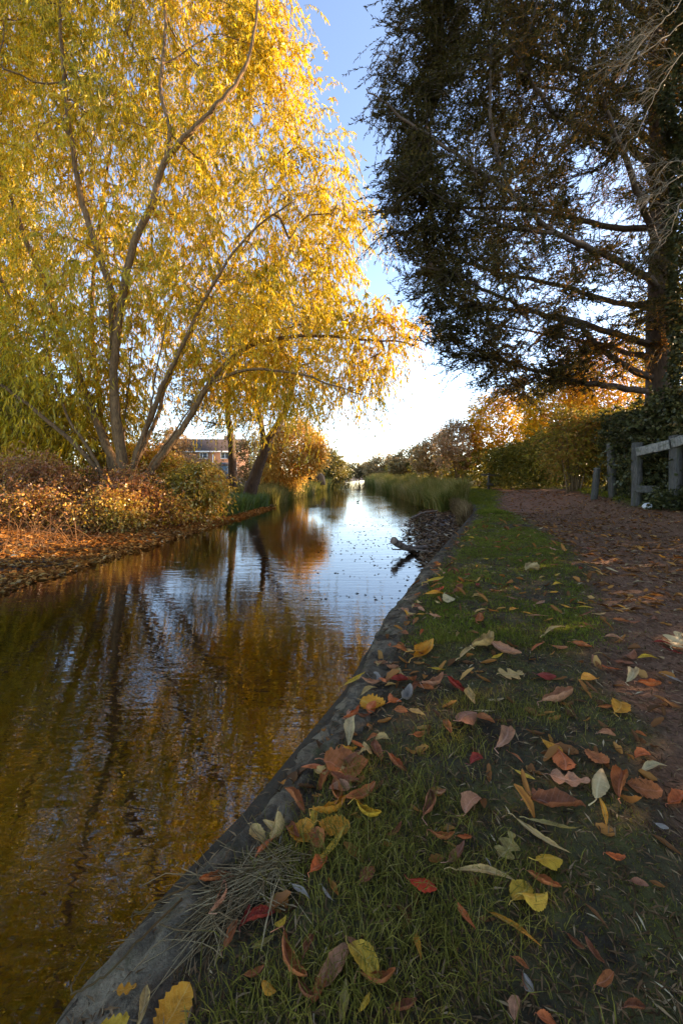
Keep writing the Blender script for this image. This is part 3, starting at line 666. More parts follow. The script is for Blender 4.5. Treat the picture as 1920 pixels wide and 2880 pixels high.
# a bare branch hanging out to the water beyond the willow
bush('orange_bush', 'big bushy tree of pale orange leaves behind the leaning trunk', 'tree', [(750, 1260), (790, 1200), (850, 1185), (905, 1235), (922, 1290), (905, 1315), (860, 1335), (820, 1385), (735, 1390), (728, 1310)], 21, 2.2, M['orange'], M['twig'], 600, (.09, .05), 6, 13, .45, .35, 6)
bush('olive_bush', 'rounded olive green tree beyond the dark shelter', 'tree', [(905, 1300), (930, 1272), (955, 1290), (968, 1330), (960, 1350), (900, 1352), (880, 1330)], 42, 2.5, M['olive'], M['twig'], 240, (.16, .09), 6, 10, .7, .65, 5)
bush('shadowy_bush', 'dark brown scrubby bush between the upright trunk and the leaning trunk', 'bush', [(660, 1250), (700, 1225), (765, 1240), (790, 1300), (780, 1385), (660, 1390)], 24, 1.2, M['russet'], M['twig'], 380, (.09, .05), 5, 10, .4, .12, 7, tvar=.5)
bush('reddish_bush', 'thin reddish brown bush beside the distant house roof', 'bush', [(420, 1240), (480, 1210), (530, 1232), (548, 1285), (600, 1302), (640, 1325), (645, 1375), (420, 1375)], 19, 1.0, M['russet'], M['twig'], 420, (.08, .045), 5, 10, .4, .6, 6)
for i, (lab, poly, yc, th, mat, n, leaf, tint) in enumerate([
   ('golden yellow shrub leaning over the bank beside the willow stems', [(470, 1350), (530, 1318), (590, 1325), (620, 1365), (610, 1400), (560, 1425), (460, 1425)], 10.5, .7, M['bramble'], 260, (.10, .036), .42),
   ('low bronze shrub at the water edge below the golden shrub', [(400, 1400), (450, 1390), (530, 1415), (550, 1440), (500, 1455), (410, 1450)], 9.6, .6, M['bramble'], 160, (.06, .036), .60),
   ('yellow green bramble in front of the willow base', [(240, 1410), (300, 1385), (370, 1415), (390, 1465), (330, 1485), (250, 1475)], 8.6, .5, M['bramble'], 260, (.05, .036), .66),
   ('tangled bramble with pale leaves and bare canes on the far bank', [(80, 1400), (150, 1365), (220, 1400), (240, 1450), (200, 1490), (90, 1490)], 8.2, .6, M['bramble'], 340, (.045, .032), .74),
   ('rusty brown bramble where the leaf bank meets the frame edge', [(-120, 1400), (-20, 1375), (60, 1405), (80, 1470), (40, 1510), (-120, 1520)], 7.8, .6, M['bramble'], 360, (.045, .035), .74),
   ('olive shaded thicket behind the brambles under the willow', [(-250, 1050), (-50, 1030), (120, 1080), (260, 1180), (310, 1300), (280, 1400), (100, 1430), (-250, 1430)], 12.0, 1.2, M['olive'], 1000, (.09, .042), .50),
   ('leafy olive green tree rising behind the willow stems', [(-420, 300), (-150, 300), (40, 460), (150, 640), (170, 800), (130, 950), (150, 1120), (120, 1230), (-420, 1250)], 15.5, 2.4, M['olive'], 1000, (.11, .055), .42),
   ('tall tangled red brown scrub between the rusty bramble and the olive green tree', [(-120, 1330), (0, 1290), (110, 1300), (200, 1330), (230, 1400), (180, 1450), (-120, 1470)], 8.9, .7, M['bramble'], 420, (.055, .03), .80),
   ('dark red brown scrub around the willow base', [(220, 1370), (290, 1330), (390, 1350), (450, 1390), (440, 1440), (240, 1450)], 9.3, .5, M['bramble'], 240, (.055, .03), .86),
   ('russet and gold scrub filling the gap behind the willow stems', [(260, 1290), (340, 1250), (430, 1270), (500, 1300), (540, 1400), (440, 1430), (260, 1430)], 12.6, 1.0, M['bramble'], 520, (.09, .045), .60)]):
    nm = ['golden_shrub', 'bronze_shrub', 'bramble', 'bramble', 'bramble', 'thicket', 'background_tree', 'scrub', 'scrub', 'thicket'][i]
    bush(nm, lab, 'tree' if i == 6 else 'bush' , poly, yc, th, mat, M['twig'], n, leaf, 6, 8 if i < 5 else 10, (.42 if i < 5 else .45 if i != 6 else .7), tint, 7, 'brambles on the far bank' if nm == 'bramble' else None, .5, .20 if i < 5 or i in (7, 8) else .05, .015 if i < 5 else .06, rtip=.0025 if i < 5 else .006, tvar=.8)
# dead canes standing in the brambles
cn = 1500; cxx = rng.uniform(-7.5, -3.7, cn); cyy = rng.uniform(5.6, 11.5, cn); keep = xl(cyy) - cxx > .9; cxx, cyy = cxx[keep], cyy[keep]; cn = len(cxx)
A = np.zeros((cn, 5, 4)); b = np.stack([cxx, cyy, lz(cxx, cyy)], -1); d = nrm(rng.normal(size=(cn, 3)) * .75 + [.1, -.1, 1]); t = np.linspace(0, 1, 5); l = (.2 + .9 * rng.random(cn) ** 1.8)[:, None]
A[..., :3] = b[:, None] + d[:, None] * l[:, None] * t[None, :, None] + np.array([0, 0, -.35]) * l[:, None] * (t ** 2)[None, :, None]; A[..., 3] = .0038 * (1 - .6 * t)
V, F = multi_tubes(A, 4); tag(link('bramble_canes', mk_mesh('bramble_canes', V, F, M['cane'], True)), 'bare brown canes and stalks standing on the far bank', 'canes', kind='stuff')

# --- the hedge side
bush('clipped_hedge', 'long dense olive hedge beside the path, in deep shade', 'hedge', [(1340, 1290), (1400, 1262), (1470, 1240), (1560, 1215), (1700, 1185), (1800, 1180), (1810, 1390), (1640, 1400), (1500, 1385), (1330, 1350)], lambda x, y: 18.5 - 7.5 * sm(1300, 1780, x), .8, M['hedge'], M['twig'], 900, (.07, .045), 6, 16, .35, .45, 10, None, .3, -.3, .02, tvar=1.0) if False else None
def hedge(name, label, line, h, w, mat, n, leaf, tint, tvar=.9, dens=16, stems=True, cat='hedge', bark=None):
    """a hedge along a ground line [(x,y)...], h tall (function of the distance along it) and w half wide"""
    q = np.array(line, float); seg = np.linalg.norm(np.diff(q, axis=0), axis=1); L = np.concatenate([[0], np.cumsum(seg)])
    l = rng.random(n) * L[-1]; x = np.interp(l, L, q[:, 0]); y = np.interp(l, L, q[:, 1]); hh = h(l / L[-1])
    a = rng.random(n) * 2 * np.pi; rr = np.sqrt(rng.random(n)) ** .5
    bul = 1 + 1.1 * fbm(l * .8, a, 3)
    x = x + np.cos(a) * rr * w * bul; y = y + np.sin(a) * rr * w * .5
    z0 = gz(x, y); z = z0 + hh * rng.random(n) ** .8 * (1 + .35 * fbm(l * 1.3, a * 0 + 2, 3))
    pts = np.stack([x, y, z], -1)
    root = empty(name, (q[0, 0], q[0, 1], gz(q[0, 0], q[0, 1])), label, cat)
    Lv = Leaves(); dirs = nrm(np.stack([np.cos(a), np.sin(a), np.full(n, .6)], -1))
    A = hanging_twigs(pts, dirs, 3, .35, dens, leaf[0], leaf[1], .3, lambda p: tint + tvar * fbm(p[:, 0] * .7 + p[:, 1] * .4, p[:, 2] * .9 + p[:, 1] * .6, 3), Lv, .8, .25, .003, .3, .12)
    tb = Tubes()
    V, F = multi_tubes(A); tb.V.append(V); tb.F.append(F); tb.n += len(V)
    for i in range(int(L[-1] * 5)):
        s = rnd.random() * L[-1]; bx = np.interp(s, L, q[:, 0]) + rnd.uniform(-.3, .3) * w; by = np.interp(s, L, q[:, 1]); z0_ = float(gz(bx, by)) - .05; H = float(h(s / L[-1]))
        k = np.linspace(0, 1, 6)[:, None]; e = np.array([rnd.uniform(-.4, .4), rnd.uniform(-.4, .4), H * rnd.uniform(.6, 1.05)])
        tb.add(np.array([bx, by, z0_]) + e * k + rng.normal(size=(6, 3)) * .03, np.linspace(.025, .006, 6), 5, cap=False)
    link('stems', tb.mesh('stems', bark or M['twig']), root); link('foliage', Lv.mesh('foliage', mat), root)
    return root
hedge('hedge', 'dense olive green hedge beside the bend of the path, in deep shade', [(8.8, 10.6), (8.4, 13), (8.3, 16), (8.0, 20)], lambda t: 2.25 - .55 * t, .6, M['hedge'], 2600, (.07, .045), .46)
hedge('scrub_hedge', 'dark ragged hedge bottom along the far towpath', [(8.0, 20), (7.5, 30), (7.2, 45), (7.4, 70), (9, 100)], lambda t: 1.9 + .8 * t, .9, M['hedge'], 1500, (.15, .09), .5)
hedge('ivy_shade_hedge', 'dark overgrown ivy hedge behind the wooden fence, added mostly unseen to shade the bank', [(7.9, 10.3), (7.3, 8.4), (7.2, 7.6), (7.0, 5.5), (6.9, 2), (6.9, -3)], lambda t: 1.9 + 2.6 * sm(.18, .38, t), .8, M['ivy'], 5500, (.07, .055), .45)  # runs on past the frame edge, added there to keep sun off the near bank
for i, (lab, poly, yc, th, mat, n, leaf, tint) in enumerate([
   ('bright golden small tree glowing above the hedge', [(1310, 1200), (1340, 1130), (1400, 1095), (1480, 1110), (1530, 1180), (1520, 1260), (1420, 1290), (1330, 1290)], 23, 1.6, M['gold'], 520, (.10, .06), .55),
   ('yellow leaved small tree with thin stems behind the hedge', [(1470, 1120), (1540, 1060), (1640, 1050), (1680, 1130), (1660, 1230), (1560, 1270), (1480, 1250)], 20, 1.6, M['gold'], 520, (.09, .055), .42),
   ('orange leaved thicket tree behind the cypress trunk', [(1590, 1000), (1700, 960), (1800, 990), (1830, 1100), (1800, 1220), (1680, 1240), (1600, 1180)], 18, 1.5, M['gold'], 520, (.085, .05), .68),
   ('yellow green tree glimpsed through the cypress beside its trunk', [(1780, 860), (1880, 800), (1990, 900), (1990, 1180), (1860, 1230), (1790, 1150)], 16, 1.5, M['gold'], 260, (.085, .055), .22)]):
    bush('golden_tree', lab, 'tree', poly, yc, th, mat, M['twig'], n, leaf, 5, 10, .5, tint, 7, 'golden trees behind the hedge', .4, .06, .035, base_py=1380, rtip=.004)
for i, (lab, poly, yc, th, mat, n, leaf, tint) in enumerate([
   ('pinkish brown half bare shrub next to the golden tree', [(1235, 1240), (1270, 1195), (1320, 1200), (1350, 1260), (1340, 1320), (1240, 1320)], 23, 1.3, M['russet'], 240, (.10, .06), .7),
   ('twiggy brown shrub with bare shoots farther along the hedge', [(1160, 1275), (1200, 1235), (1250, 1215), (1280, 1260), (1270, 1325), (1170, 1330)], 29, 1.6, M['russet'], 240, (.12, .07), .5),
   ('dull brown shrub midway along the far hedge', [(1095, 1300), (1130, 1268), (1190, 1260), (1215, 1300), (1200, 1340), (1100, 1340)], 40, 2, M['russet'], 220, (.16, .09), .35),
   ('reddish far shrub near the end of the hedge', [(1030, 1318), (1060, 1292), (1110, 1290), (1140, 1310), (1130, 1345), (1035, 1345)], 60, 3, M['russet'], 200, (.22, .13), .45),
   ('small hazy shrub closing the end of the canal', [(960, 1325), (985, 1308), (1040, 1306), (1060, 1325), (1050, 1346), (965, 1346)], 95, 5, M['russet'], 200, (.32, .2), .3),
   ('low far scrub where the canal bends out of sight', [(880, 1335), (925, 1322), (975, 1325), (990, 1346), (890, 1348)], 80, 4, M['olive'], 160, (.3, .18), .3)]):
    bush('hedgerow_shrub', lab, 'bush', poly, yc, th, mat, M['twig'], n, leaf, 5, 9, .5 if i < 3 else 1.2, tint, 9, 'shrubs along the far hedge', .05, .05, .03, base_py=1350, rtip=.003 + .002 * i, up=.9)
bush('multi_stem_bush', 'dark many stemmed hazel bush rooted at the path edge in front of the hedge', 'bush', [(1530, 1230), (1580, 1150), (1650, 1160), (1700, 1240), (1710, 1300), (1640, 1320), (1560, 1320), (1520, 1290)], 12.2, .9, M['hedge'], M['twig'], 220, (.07, .05), 4, 10, .4, .7, 10, None, .4, .05, .03, base_py=1392)

# --- house across the fields
def box_mesh(name, x0, x1, y0, y1, z0, z1, mat):
    V = np.array([(x, y, z) for z in (z0, z1) for y in (y0, y1) for x in (x0, x1)], float)
    F = np.array([(0, 2, 3, 1), (4, 5, 7, 6), (0, 1, 5, 4), (2, 6, 7, 3), (0, 4, 6, 2), (1, 3, 7, 5)]); return mk_mesh(name, V, F, mat)
def house():
    Y = 70.0; root = empty('brick_house', (-24, Y, .6), 'red brick house with dark tiled roof and white windows beyond the far bank', 'house')
    x0, x1 = -33, -18.4; ze = 5.5; zr = 7.75
    V = [(x0, Y, .3), (x1, Y, .3), (x1, Y, ze), (x0, Y, ze), (x0, Y + 8, .3), (x1, Y + 8, .3), (x1, Y + 8, ze), (x0, Y + 8, ze), (x0, Y + 4, zr - .1), (x1, Y + 4, zr - .1)]
    link('wall', mk_mesh('wall', np.array(V, float), [np.array([(0, 1, 2, 3), (5, 4, 7, 6)]), np.array([(1, 5, 6, 9, 2), (4, 0, 3, 8, 7)])], M['brick']), root)
    e = .4; k = (zr - ze) / 4
    V = [(x0 - e, Y - e, ze - k * e), (x1 + e, Y - e, ze - k * e), (x1 + e, Y + 4, zr), (x0 - e, Y + 4, zr), (x1 + e, Y + 8 + e, ze - k * e), (x0 - e, Y + 8 + e, ze - k * e)]
    V = np.array(V, float); V = np.vstack([V, V + [0, 0, .18]])
    F = np.array([(6, 7, 8, 9), (9, 8, 10, 11), (1, 0, 3, 2), (2, 3, 5, 4), (0, 1, 7, 6), (4, 5, 11, 10), (1, 2, 8, 7), (2, 4, 10, 8), (0, 6, 9, 3), (3, 9, 11, 5)])
    rf = link('roof', mk_mesh('roof', V, F, M['roof']), root)
    link('chimney', box_mesh('chimney', -22, -20.6, Y + 3.6, Y + 4.6, zr - .5, zr + .75, M['brick']), rf)
    link('gutter', box_mesh('gutter', x0 - .4, x1 + .4, Y - .62, Y - .42, ze - .34, ze - .12, M['white']), root)
    link('downpipe', box_mesh('downpipe', -23.0, -22.85, Y - .16, Y - .02, .4, ze - .35, M['white']), root)
    for wx, w, zc in ((-24.6, 1.4, 4.6), (-20.6, 2.0, 4.6), (-29, 1.9, 4.6), (-24.6, 1.4, 2), (-20.6, 2.0, 2), (-29, 1.9, 2)):
        tb = Tubes(); h = 1.15
        fr = []; n = 0; Vw = []; Fw = []
        for a in ((wx - w / 2, wx + w / 2, zc - h / 2, zc - h / 2 + .12), (wx - w / 2, wx + w / 2, zc + h / 2 - .12, zc + h / 2), (wx - w / 2, wx - w / 2 + .12, zc - h / 2 + .12, zc + h / 2 - .12), (wx + w / 2 - .12, wx + w / 2, zc - h / 2 + .12, zc + h / 2 - .12), (wx - .25, wx - .13, zc - h / 2 + .12, zc + h / 2 - .12)):
            vv = np.array([(x, y, z) for z in a[2:] for y in (Y - .08, Y + .05) for x in a[:2]], float); Vw.append(vv); Fw.append(np.array([(0, 2, 3, 1), (4, 5, 7, 6), (0, 1, 5, 4), (2, 6, 7, 3), (0, 4, 6, 2), (1, 3, 7, 5)]) + n); n += 8
        wo = link('window', mk_mesh('window', np.concatenate(Vw), np.concatenate(Fw), M['white']), root)
        link('pane', box_mesh('pane', wx - w / 2 + .1, wx + w / 2 - .1, Y - .03, Y + .03, zc - h / 2 + .1, zc + h / 2 - .1, M['glass']), wo)
house()
def shed():
    c = P(632, 1350, 46); root = empty('garden_shed', c, 'small blue grey garden shed below the brick house', 'shed')
    x, y, z = c; z -= .2
    link('wall', box_mesh('wall', x - .9, x + .9, y, y + 2, z, z + 1.9, M['blue_grey']), root)
    V = np.array([(x - 1.05, y - .15, z + 1.9), (x + 1.05, y - .15, z + 1.9), (x + 1.05, y + 2.2, z + 2.25), (x - 1.05, y + 2.2, z + 2.25)]); V = np.vstack([V, V + [0, 0, .1]])
    link('roof', mk_mesh('roof', V, np.array([(3, 2, 1, 0), (4, 5, 6, 7), (0, 1, 5, 4), (1, 2, 6, 5), (2, 3, 7, 6), (3, 0, 4, 7)]), M['roof']), root)
shed()
def shelter():
    Y = 30; a = P(850, 1320, Y); root = empty('lean_to_shelter', P(865, 1350, Y), 'low dark lean-to shelter with a white post and white fascia by the water', 'shelter')
    x, z = a[0], a[2]; zb = .3
    link('post', box_mesh('post', x - .05, x + .05, Y - .05, Y + .05, zb, z, M['white']), root)
    link('fascia', box_mesh('fascia', x - .02, x + .55, Y - .09, Y - .052, z, z + .16, M['white']), root)
    V = [(x - .3, Y + .06, z - .02), (x + .5, Y + .06, z + .02), (x + 1.3, Y + .06, z - .22), (x + 1.6, Y + .06, z - .55), (x + 1.7, Y + .06, zb - .1), (x - .35, Y + .06, zb - .1)]
    V = np.array(V); W = V + [0, 2.2, .0]; n = len(V); i = np.arange(n)
    link('cover', mk_mesh('cover', np.vstack([V, W]), [np.array([[5, 4, 3, 2, 1, 0], [6, 7, 8, 9, 10, 11]]), np.stack([i, (i + 1) % n, (i + 1) % n + n, i + n], -1)], M['tarp']), root)
shelter()

# --- fence and posts
def board(a, b, w, t, mat, name, parent, up=(0, 0, 1), seg=8):
    """a weathered board from a to b, w high and t thick, slightly uneven"""
    a, b = np.array(a, float), np.array(b, float); d = (b - a) / np.linalg.norm(b - a); s = np.cross(d, up); s /= np.linalg.norm(s); u = np.cross(s, d)
    V = []; 
    for i in range(seg + 1):
        c = a + (b - a) * i / seg + rng.normal(size=3) * .003
        for (p, q) in ((-.5, -.42), (-.42, -.5), (.42, -.5), (.5, -.42), (.5, .42), (.42, .5), (-.42, .5), (-.5, .42)):
            V.append(c + s * p * t + u * q * w + rng.normal(size=3) * .002)
    V = np.array(V); i = np.arange(seg)[:, None]; j = np.arange(8)[None]; F4 = np.stack([i * 8 + j, i * 8 + (j + 1) % 8, (i + 1) * 8 + (j + 1) % 8, (i + 1) * 8 + j], -1).reshape(-1, 4)
    F8 = np.array([np.arange(8)[::-1], np.arange(8) + seg * 8])
    return link(name, mk_mesh(name, V, [F4, F8], mat), parent)
def fence():
    a = P(1786, 1280, 8); a2 = P(1860, 1255, 7.3); b2 = P(1975, 1222, 6.7)
    root = empty('rail_fence', P(1788, 1415, 8), 'weathered grey post and rail fence, partly buried in ivy', 'fence')
    p1 = P(1788, 1425, 8.05); board(p1 - [0, 0, .15], P(1790, 1245, 8.05), .16, .13, M['wood'], 'post', root, (0, 1, 0))
    board(P(1898, 1420, 7.2) - [0, 0, .1], P(1898, 1225, 7.2), .17, .13, M['wood'], 'post', root, (0, 1, 0))
    f = np.array([-.02, -.13, 0])
    board(P(1779, 1272, 8) + f, P(1868, 1252, 7.35) + f, .17, .05, M['pale_wood'], 'rail', root)
    board(P(1874, 1248, 7.3) + f, P(1990, 1216, 6.6) + f, .17, .05, M['pale_wood'], 'rail', root)
    board(P(1776, 1375, 8) + f, P(1846, 1376, 7.8) + f, .14, .05, M['wood'], 'rail', root)
fence()
def lone_post(lab, a, b, w, y):
    root = empty('fence_post', P(a[0], a[1], y), lab, 'post', 'old posts standing before the hedge')
    board(P(a[0], a[1], y) - [0, 0, .15], P(b[0], b[1], y), w, w * .8, M['wood'], 'shaft', root, (0, 1, 0))
    board(P(b[0], b[1], y), P(b[0], b[1] - 2, y), w * 1.02, w * .82, M['pale_wood'], 'cap', root, (0, 1, 0), 1)
lone_post('tall grey square fence post standing alone before the hedge', (1722, 1388), (1716, 1252), .15, 9.4)
lone_post('short leaning fence post at the path edge near the tall post', (1668, 1396), (1678, 1318), .13, 9.6)
def bench():
    c = P(1405, 1362, 19); root = empty('wooden_bench', c, 'small rustic wooden rail bench against the far hedge', 'bench')
    x, y, z = c; z = float(gz(x, y))
    for dx in (-.55, .45): board((x + dx, y, z - .1), (x + dx + .02, y, z + .75), .11, .09, M['wood'], 'post', root, (0, 1, 0))
    board((x - .95, y - .12, z + .68), (x + .9, y - .12, z + .60), .10, .05, M['wood'], 'backrest', root)
    board((x - .7, y - .16, z + .22), (x + .75, y - .16, z + .20), .13, .06, M['wood'], 'seat', root)
bench()
def rubble():
    for k, (px_, py_, s, lab) in enumerate([(1826, 1437, .085, 'larger white chalky rubble lump at the foot of the ivy'), (1856, 1432, .07, 'flatter white rubble piece beside the chalky lump')]):
        c = P(px_, py_, 7.6); bm_v = []
        n = 14; u = np.arange(n) * 2 * np.pi / n; rows = np.linspace(-.45, .5, 8) * np.pi * .98
        V = np.array([(np.cos(a) * np.cos(r), np.sin(a) * np.cos(r), np.sin(r)) for r in rows for a in u])
        V *= (1 + .9 * fbm(V[:, 0] * 2 + k * 9, V[:, 1] * 2 + V[:, 2] * 3, 4))[:, None]; V *= np.array([1.6 + k * .5, 1, .75 - .3 * k]) * s
        i = np.arange(7)[:, None]; j = np.arange(n)[None]; F = np.stack([i * n + j, i * n + (j + 1) % n, (i + 1) * n + (j + 1) % n, (i + 1) * n + j], -1).reshape(-1, 4)
        z = float(gz(c[0], c[1])); o = link('rubble_lump', mk_mesh('rubble_lump', V, [F, np.array([np.arange(n) + 7 * n])], M['chalk'])); o.location = (c[0], c[1], z + .04)
        tag(o, lab, 'rubble', 'white rubble by the fence')
rubble()
# ivy over the foot of the fence
def mound(name, label, cat, c, rad, n, leaf, mat, tint=.45):
    root = empty(name, c, label, cat); d = nrm(rng.normal(size=(n, 3))); d[:, 2] = np.abs(d[:, 2]); r = (.75 + .35 * rng.random(n)) * (1 + .9 * fbm(d[:, 0] * 2 + 4, d[:, 1] * 2 + d[:, 2], 3))
    p = np.array(c) + d * r[:, None] * np.array(rad); V, F = leaf_quads(p, d + rng.normal(size=(n, 3)) * .5 + [0, 0, -.4], leaf * (.6 + .8 * rng.random(n)), leaf * .8, .2, .1)
    Lv = Leaves(); Lv.add(V, F, tint + .5 * fbm(p[:, 0] * 3, p[:, 2] * 3 + p[:, 1], 3)); link('foliage', Lv.mesh('foliage', mat), root)
    k = 24; A = np.zeros((k, 5, 4)); t = np.linspace(0, 1, 5); q = p[:k]; A[..., :3] = np.array(c) + (q - np.array(c))[:, None] * t[None, :, None]; A[..., 3] = .006
    V, F = multi_tubes(A, 4); link('stems', mk_mesh('stems', V, F, M['twig'], True), root)
mound('ivy_mound', 'mound of dark ivy spilling over the lower fence rail', 'ivy', (6.55, 7.3, .25), (.62, .6, .48), 6000, .06, M['ivy'])

# --- reeds and tufts
def reed_patch(name, label, n, xf, hf, w, mat, tintv, kind, cat, lean=.25, zf=gz):
    x, y = xf(n); z = zf(x, y); h = hf(x, y) * (.6 + .6 * rng.random(len(x))); p = np.stack([x, y, z], -1)
    ln = rng.normal(size=(len(x), 3)) * lean * h[:, None]; ln[:, 2] = 0
    V, F = blades(p, h, w * (1 + y / 18), ln); t = np.repeat(tintv(x, y), 5)
    o = link(name, mk_mesh(name, V, F, mat, False, {'tint': t})); tag(o, label, cat, kind=kind); return o
def rz(x, y): return np.maximum(gz(x, y), WZ - .05)
def reed_xy(n):
    y = 12.5 + 42 * rng.random(n) ** 1.9; v = -.75 + 1.1 * rng.random(n); v = v * np.where(y < 16, .75, 1); return xe(y) + v + .35 * fbm(y * .8, v * 0, 3), y
reed_patch('reed_bed', 'bed of green and straw coloured reeds along the near bank', 26000, reed_xy, lambda x, y: .62 + .5 * fbm(x * 1.2, y * .8, 3) + .012 * y, .010, M['reed'], lambda x, y: .52 + 1.0 * fbm(x * 1.5, y * .9, 3), 'stuff', 'reeds', .22, rz)
def lushxy(n): y = 11.3 + 4.8 * rng.random(n); return xl(y) - .1 - 1.1 * rng.random(n) - .2, y
reed_patch('reed_clump', 'lush green reed clump at the water edge below the leaning tree', 6500, lushxy, lambda x, y: .55 + .35 * fbm(x * 1.2, y, 3), .014, M['lush'], lambda x, y: .45 + .6 * fbm(x * 2, y * 1.5, 3), None, 'reeds', .3, lz)
def farleft(n): y = 16.5 + 45 * rng.random(n) ** 1.7; return xl(y) - .1 - 2.2 * rng.random(n), y
reed_patch('bank_reeds', 'mixed dry and green reeds along the far waterside', 12000, farleft, lambda x, y: .55 + .45 * fbm(x * .8, y * .5, 3) + .012 * y, .012, M['reed'], lambda x, y: .5 + .8 * fbm(x * 1.0, y * .7, 3), 'stuff', 'reeds', .3, lz)
# dry grass hanging down the far face of the bite
n = 5200; y = 8.6 + 6.4 * rng.random(n); x = xe(y) - .02 - .25 * rng.random(n) ** 1.3; z = -.05 - .42 * rng.random(n)
p = np.stack([x, y, z + .05], -1); ln = np.stack([-.10 + rng.normal(size=n) * .05, -.07 + rng.normal(size=n) * .05, np.zeros(n)], -1)
V, F = blades(p, .16 + .16 * rng.random(n), np.full(n, .012), ln)
tag(link('hanging_grass', mk_mesh('hanging_grass', V, F, M['straw'], False, {'tint': np.repeat(np.clip(rng.normal(size=n) * .2 + .15, 0, 1), 5)})), 'brown dry grass hanging down the bank above the mud beach', 'grass', kind='stuff')

# --- grass on the near bank
def scatter_near(n, ymin, ymax, power, vmax):
    y = ymin + (ymax - ymin) * rng.random(n) ** power; x = xe(y) + rng.random(n) * vmax; return x, y
def grass(name, label, n, ymin, ymax, power, vmax, hh, w, mat='grass'):
    x, y = scatter_near(n, ymin, ymax, power, vmax); v = x - xe(y)
    pmk = path_mask(x, y); dens = np.clip(.30 + 3.4 * fbm(x * 2.1 + 9, y * 2.1, 4) + .75 * sm(1.3, 3.2, y), .05, 1) * (1 - pmk) ** 2 * sm(.04, .30, v + .30 * fbm(x * 5, y * 5, 3))
    k = rng.random(n) < dens; x, y, dens = x[k], y[k], dens[k]; m_ = len(x); p = np.stack([x, y, gz(x, y) - .003], -1)
    h = hh * (.35 + .9 * rng.random(m_)) * (.6 + .6 * dens); ln = rng.normal(size=(m_, 3)) * .55 * h[:, None]; ln[:, 2] = 0
    V, F = blades(p, h, w * (.6 + .7 * rng.random(m_)), ln); t = np.repeat(.38 + .5 * fbm(x * 2, y * 2, 3) + rng.normal(size=m_) * .1, 5)
    tag(link(name, mk_mesh(name, V, F, M[mat], False, {'tint': t})), label, 'grass', kind='stuff')
grass('grass', 'short patchy green grass and moss on the near bank', 380000, .55, 9.5, 1.6, 3.2, .013, .0021)
grass('middle_grass', 'short olive grass along the bank farther off', 190000, 2.0, 10.5, 1.25, 3.6, .022, .0050, 'verge')
grass('verge_grass', 'mown grass strip where the path bends', 90000, 9, 34, 1.6, 3.9, .07, .010, 'verge')
# taller tufts close by
tx, ty, tt = [], [], []
for (cx_, cy_, s, k) in [(1060, 2420, .13, 900), (860, 2400, .10, 700), (1150, 2700, .14, 900), (1000, 2160, .10, 500), (1250, 2100, .10, 500), (960, 2800, .10, 600), (1220, 2560, .12, 700), (1010, 2300, .1, 400), (1500, 2000, .12, 500), (1180, 2240, .1, 400), (1330, 1980, .12, 500), (1500, 1800, .14, 500), (1250, 1800, .14, 500), (700, 2830, .08, 400), (1400, 2500, .12, 400)]:
    Y = CAM_H * FPX / (cy_ - CY); X = (cx_ - CX) / FPX * Y; tx.append(X + rng.normal(size=k) * s * .7); ty.append(Y + rng.normal(size=k) * s * .55)
tx = np.concatenate(tx); ty = np.concatenate(ty); k = tx > xe(ty) + .12; tx, ty = tx[k], ty[k]; n = len(tx)
h = .038 * (.4 + rng.random(n)); ln = rng.normal(size=(n, 3)) * .7 * h[:, None]; ln[:, 2] = 0
V, F = blades(np.stack([tx, ty, gz(tx, ty) - .003], -1), h, np.full(n, .0022), ln)
tag(link('grass_tufts', mk_mesh('grass_tufts', V, F, M['grass'], False, {'tint': np.repeat(.45 + rng.normal(size=n) * .12, 5)})), 'longer loose grass tufts standing among the fallen leaves', 'grass', kind='stuff')
# straw lying over the edging
n = 300; px_ = rng.uniform(560, 800, n); py_ = 2610 - (px_ - 480) * .38 + rng.normal(size=n) * 40
Y = (CAM_H + .03) * FPX / (py_ - CY); X = (px_ - CX) / FPX * Y
A = np.zeros((n, 6, 4)); t = np.linspace(0, 1, 6); ang = R(200) + rng.normal(size=n) * .6; l = .05 + .12 * rng.random(n) ** 1.5
d = np.stack([np.cos(ang), np.sin(ang) * .9], -1)
xx = X[:, None] + d[:, :1] * l[:, None] * (t - .4) + rng.normal(size=(n, 1)) * .05 * t ** 2; yy = Y[:, None] + d[:, 1:] * l[:, None] * (t - .4) + rng.normal(size=(n, 1)) * .05 * t ** 2
over = np.clip(xe(yy) - xx, 0, 1); zz = np.maximum(gz(np.maximum(xx, xe(yy) + .02), yy), -.045) + .008 + .022 * rng.random((n, 1)) - over ** 1.5 * .9 - over * .3
A[..., 0] = xx; A[..., 1] = yy; A[..., 2] = zz; A[..., 3] = (.0004 + .0010 * rng.random(n) ** 2)[:, None]
V, F = multi_tubes(A, 3); tag(link('straw', mk_mesh('straw', V, F, M['straw'], True, {'tint': np.repeat(.62 + rng.normal(size=n) * .3, 18)})), 'matted dry straw lying over the stone edging', 'straw', kind='stuff')
# a few long dry stems trailing down the edge
for lab, q in (('long curved dry stem trailing over the edging at the bottom corner', [(520, 2520), (400, 2640), (300, 2740), (215, 2790), (205, 2760), (250, 2690)]), ('dry stem arching from the straw towards the water', [(560, 2480), (470, 2520), (400, 2560), (372, 2568), (380, 2620)]), ('thin pale stem bending past the large lobed leaf', [(640, 2560), (600, 2640), (560, 2740), (545, 2850)])):
    c, r = stem_px([(a, b, (CAM_H + (.02 if a > 480 else -.02)) * FPX / (b - CY)) for a, b in q], .0022, .0012, .002)
    tag(link('dry_stem', Tubes().add(c, r, 5).mesh('dry_stem', M['straw'])), lab, 'stem', 'dry stems over the edging')

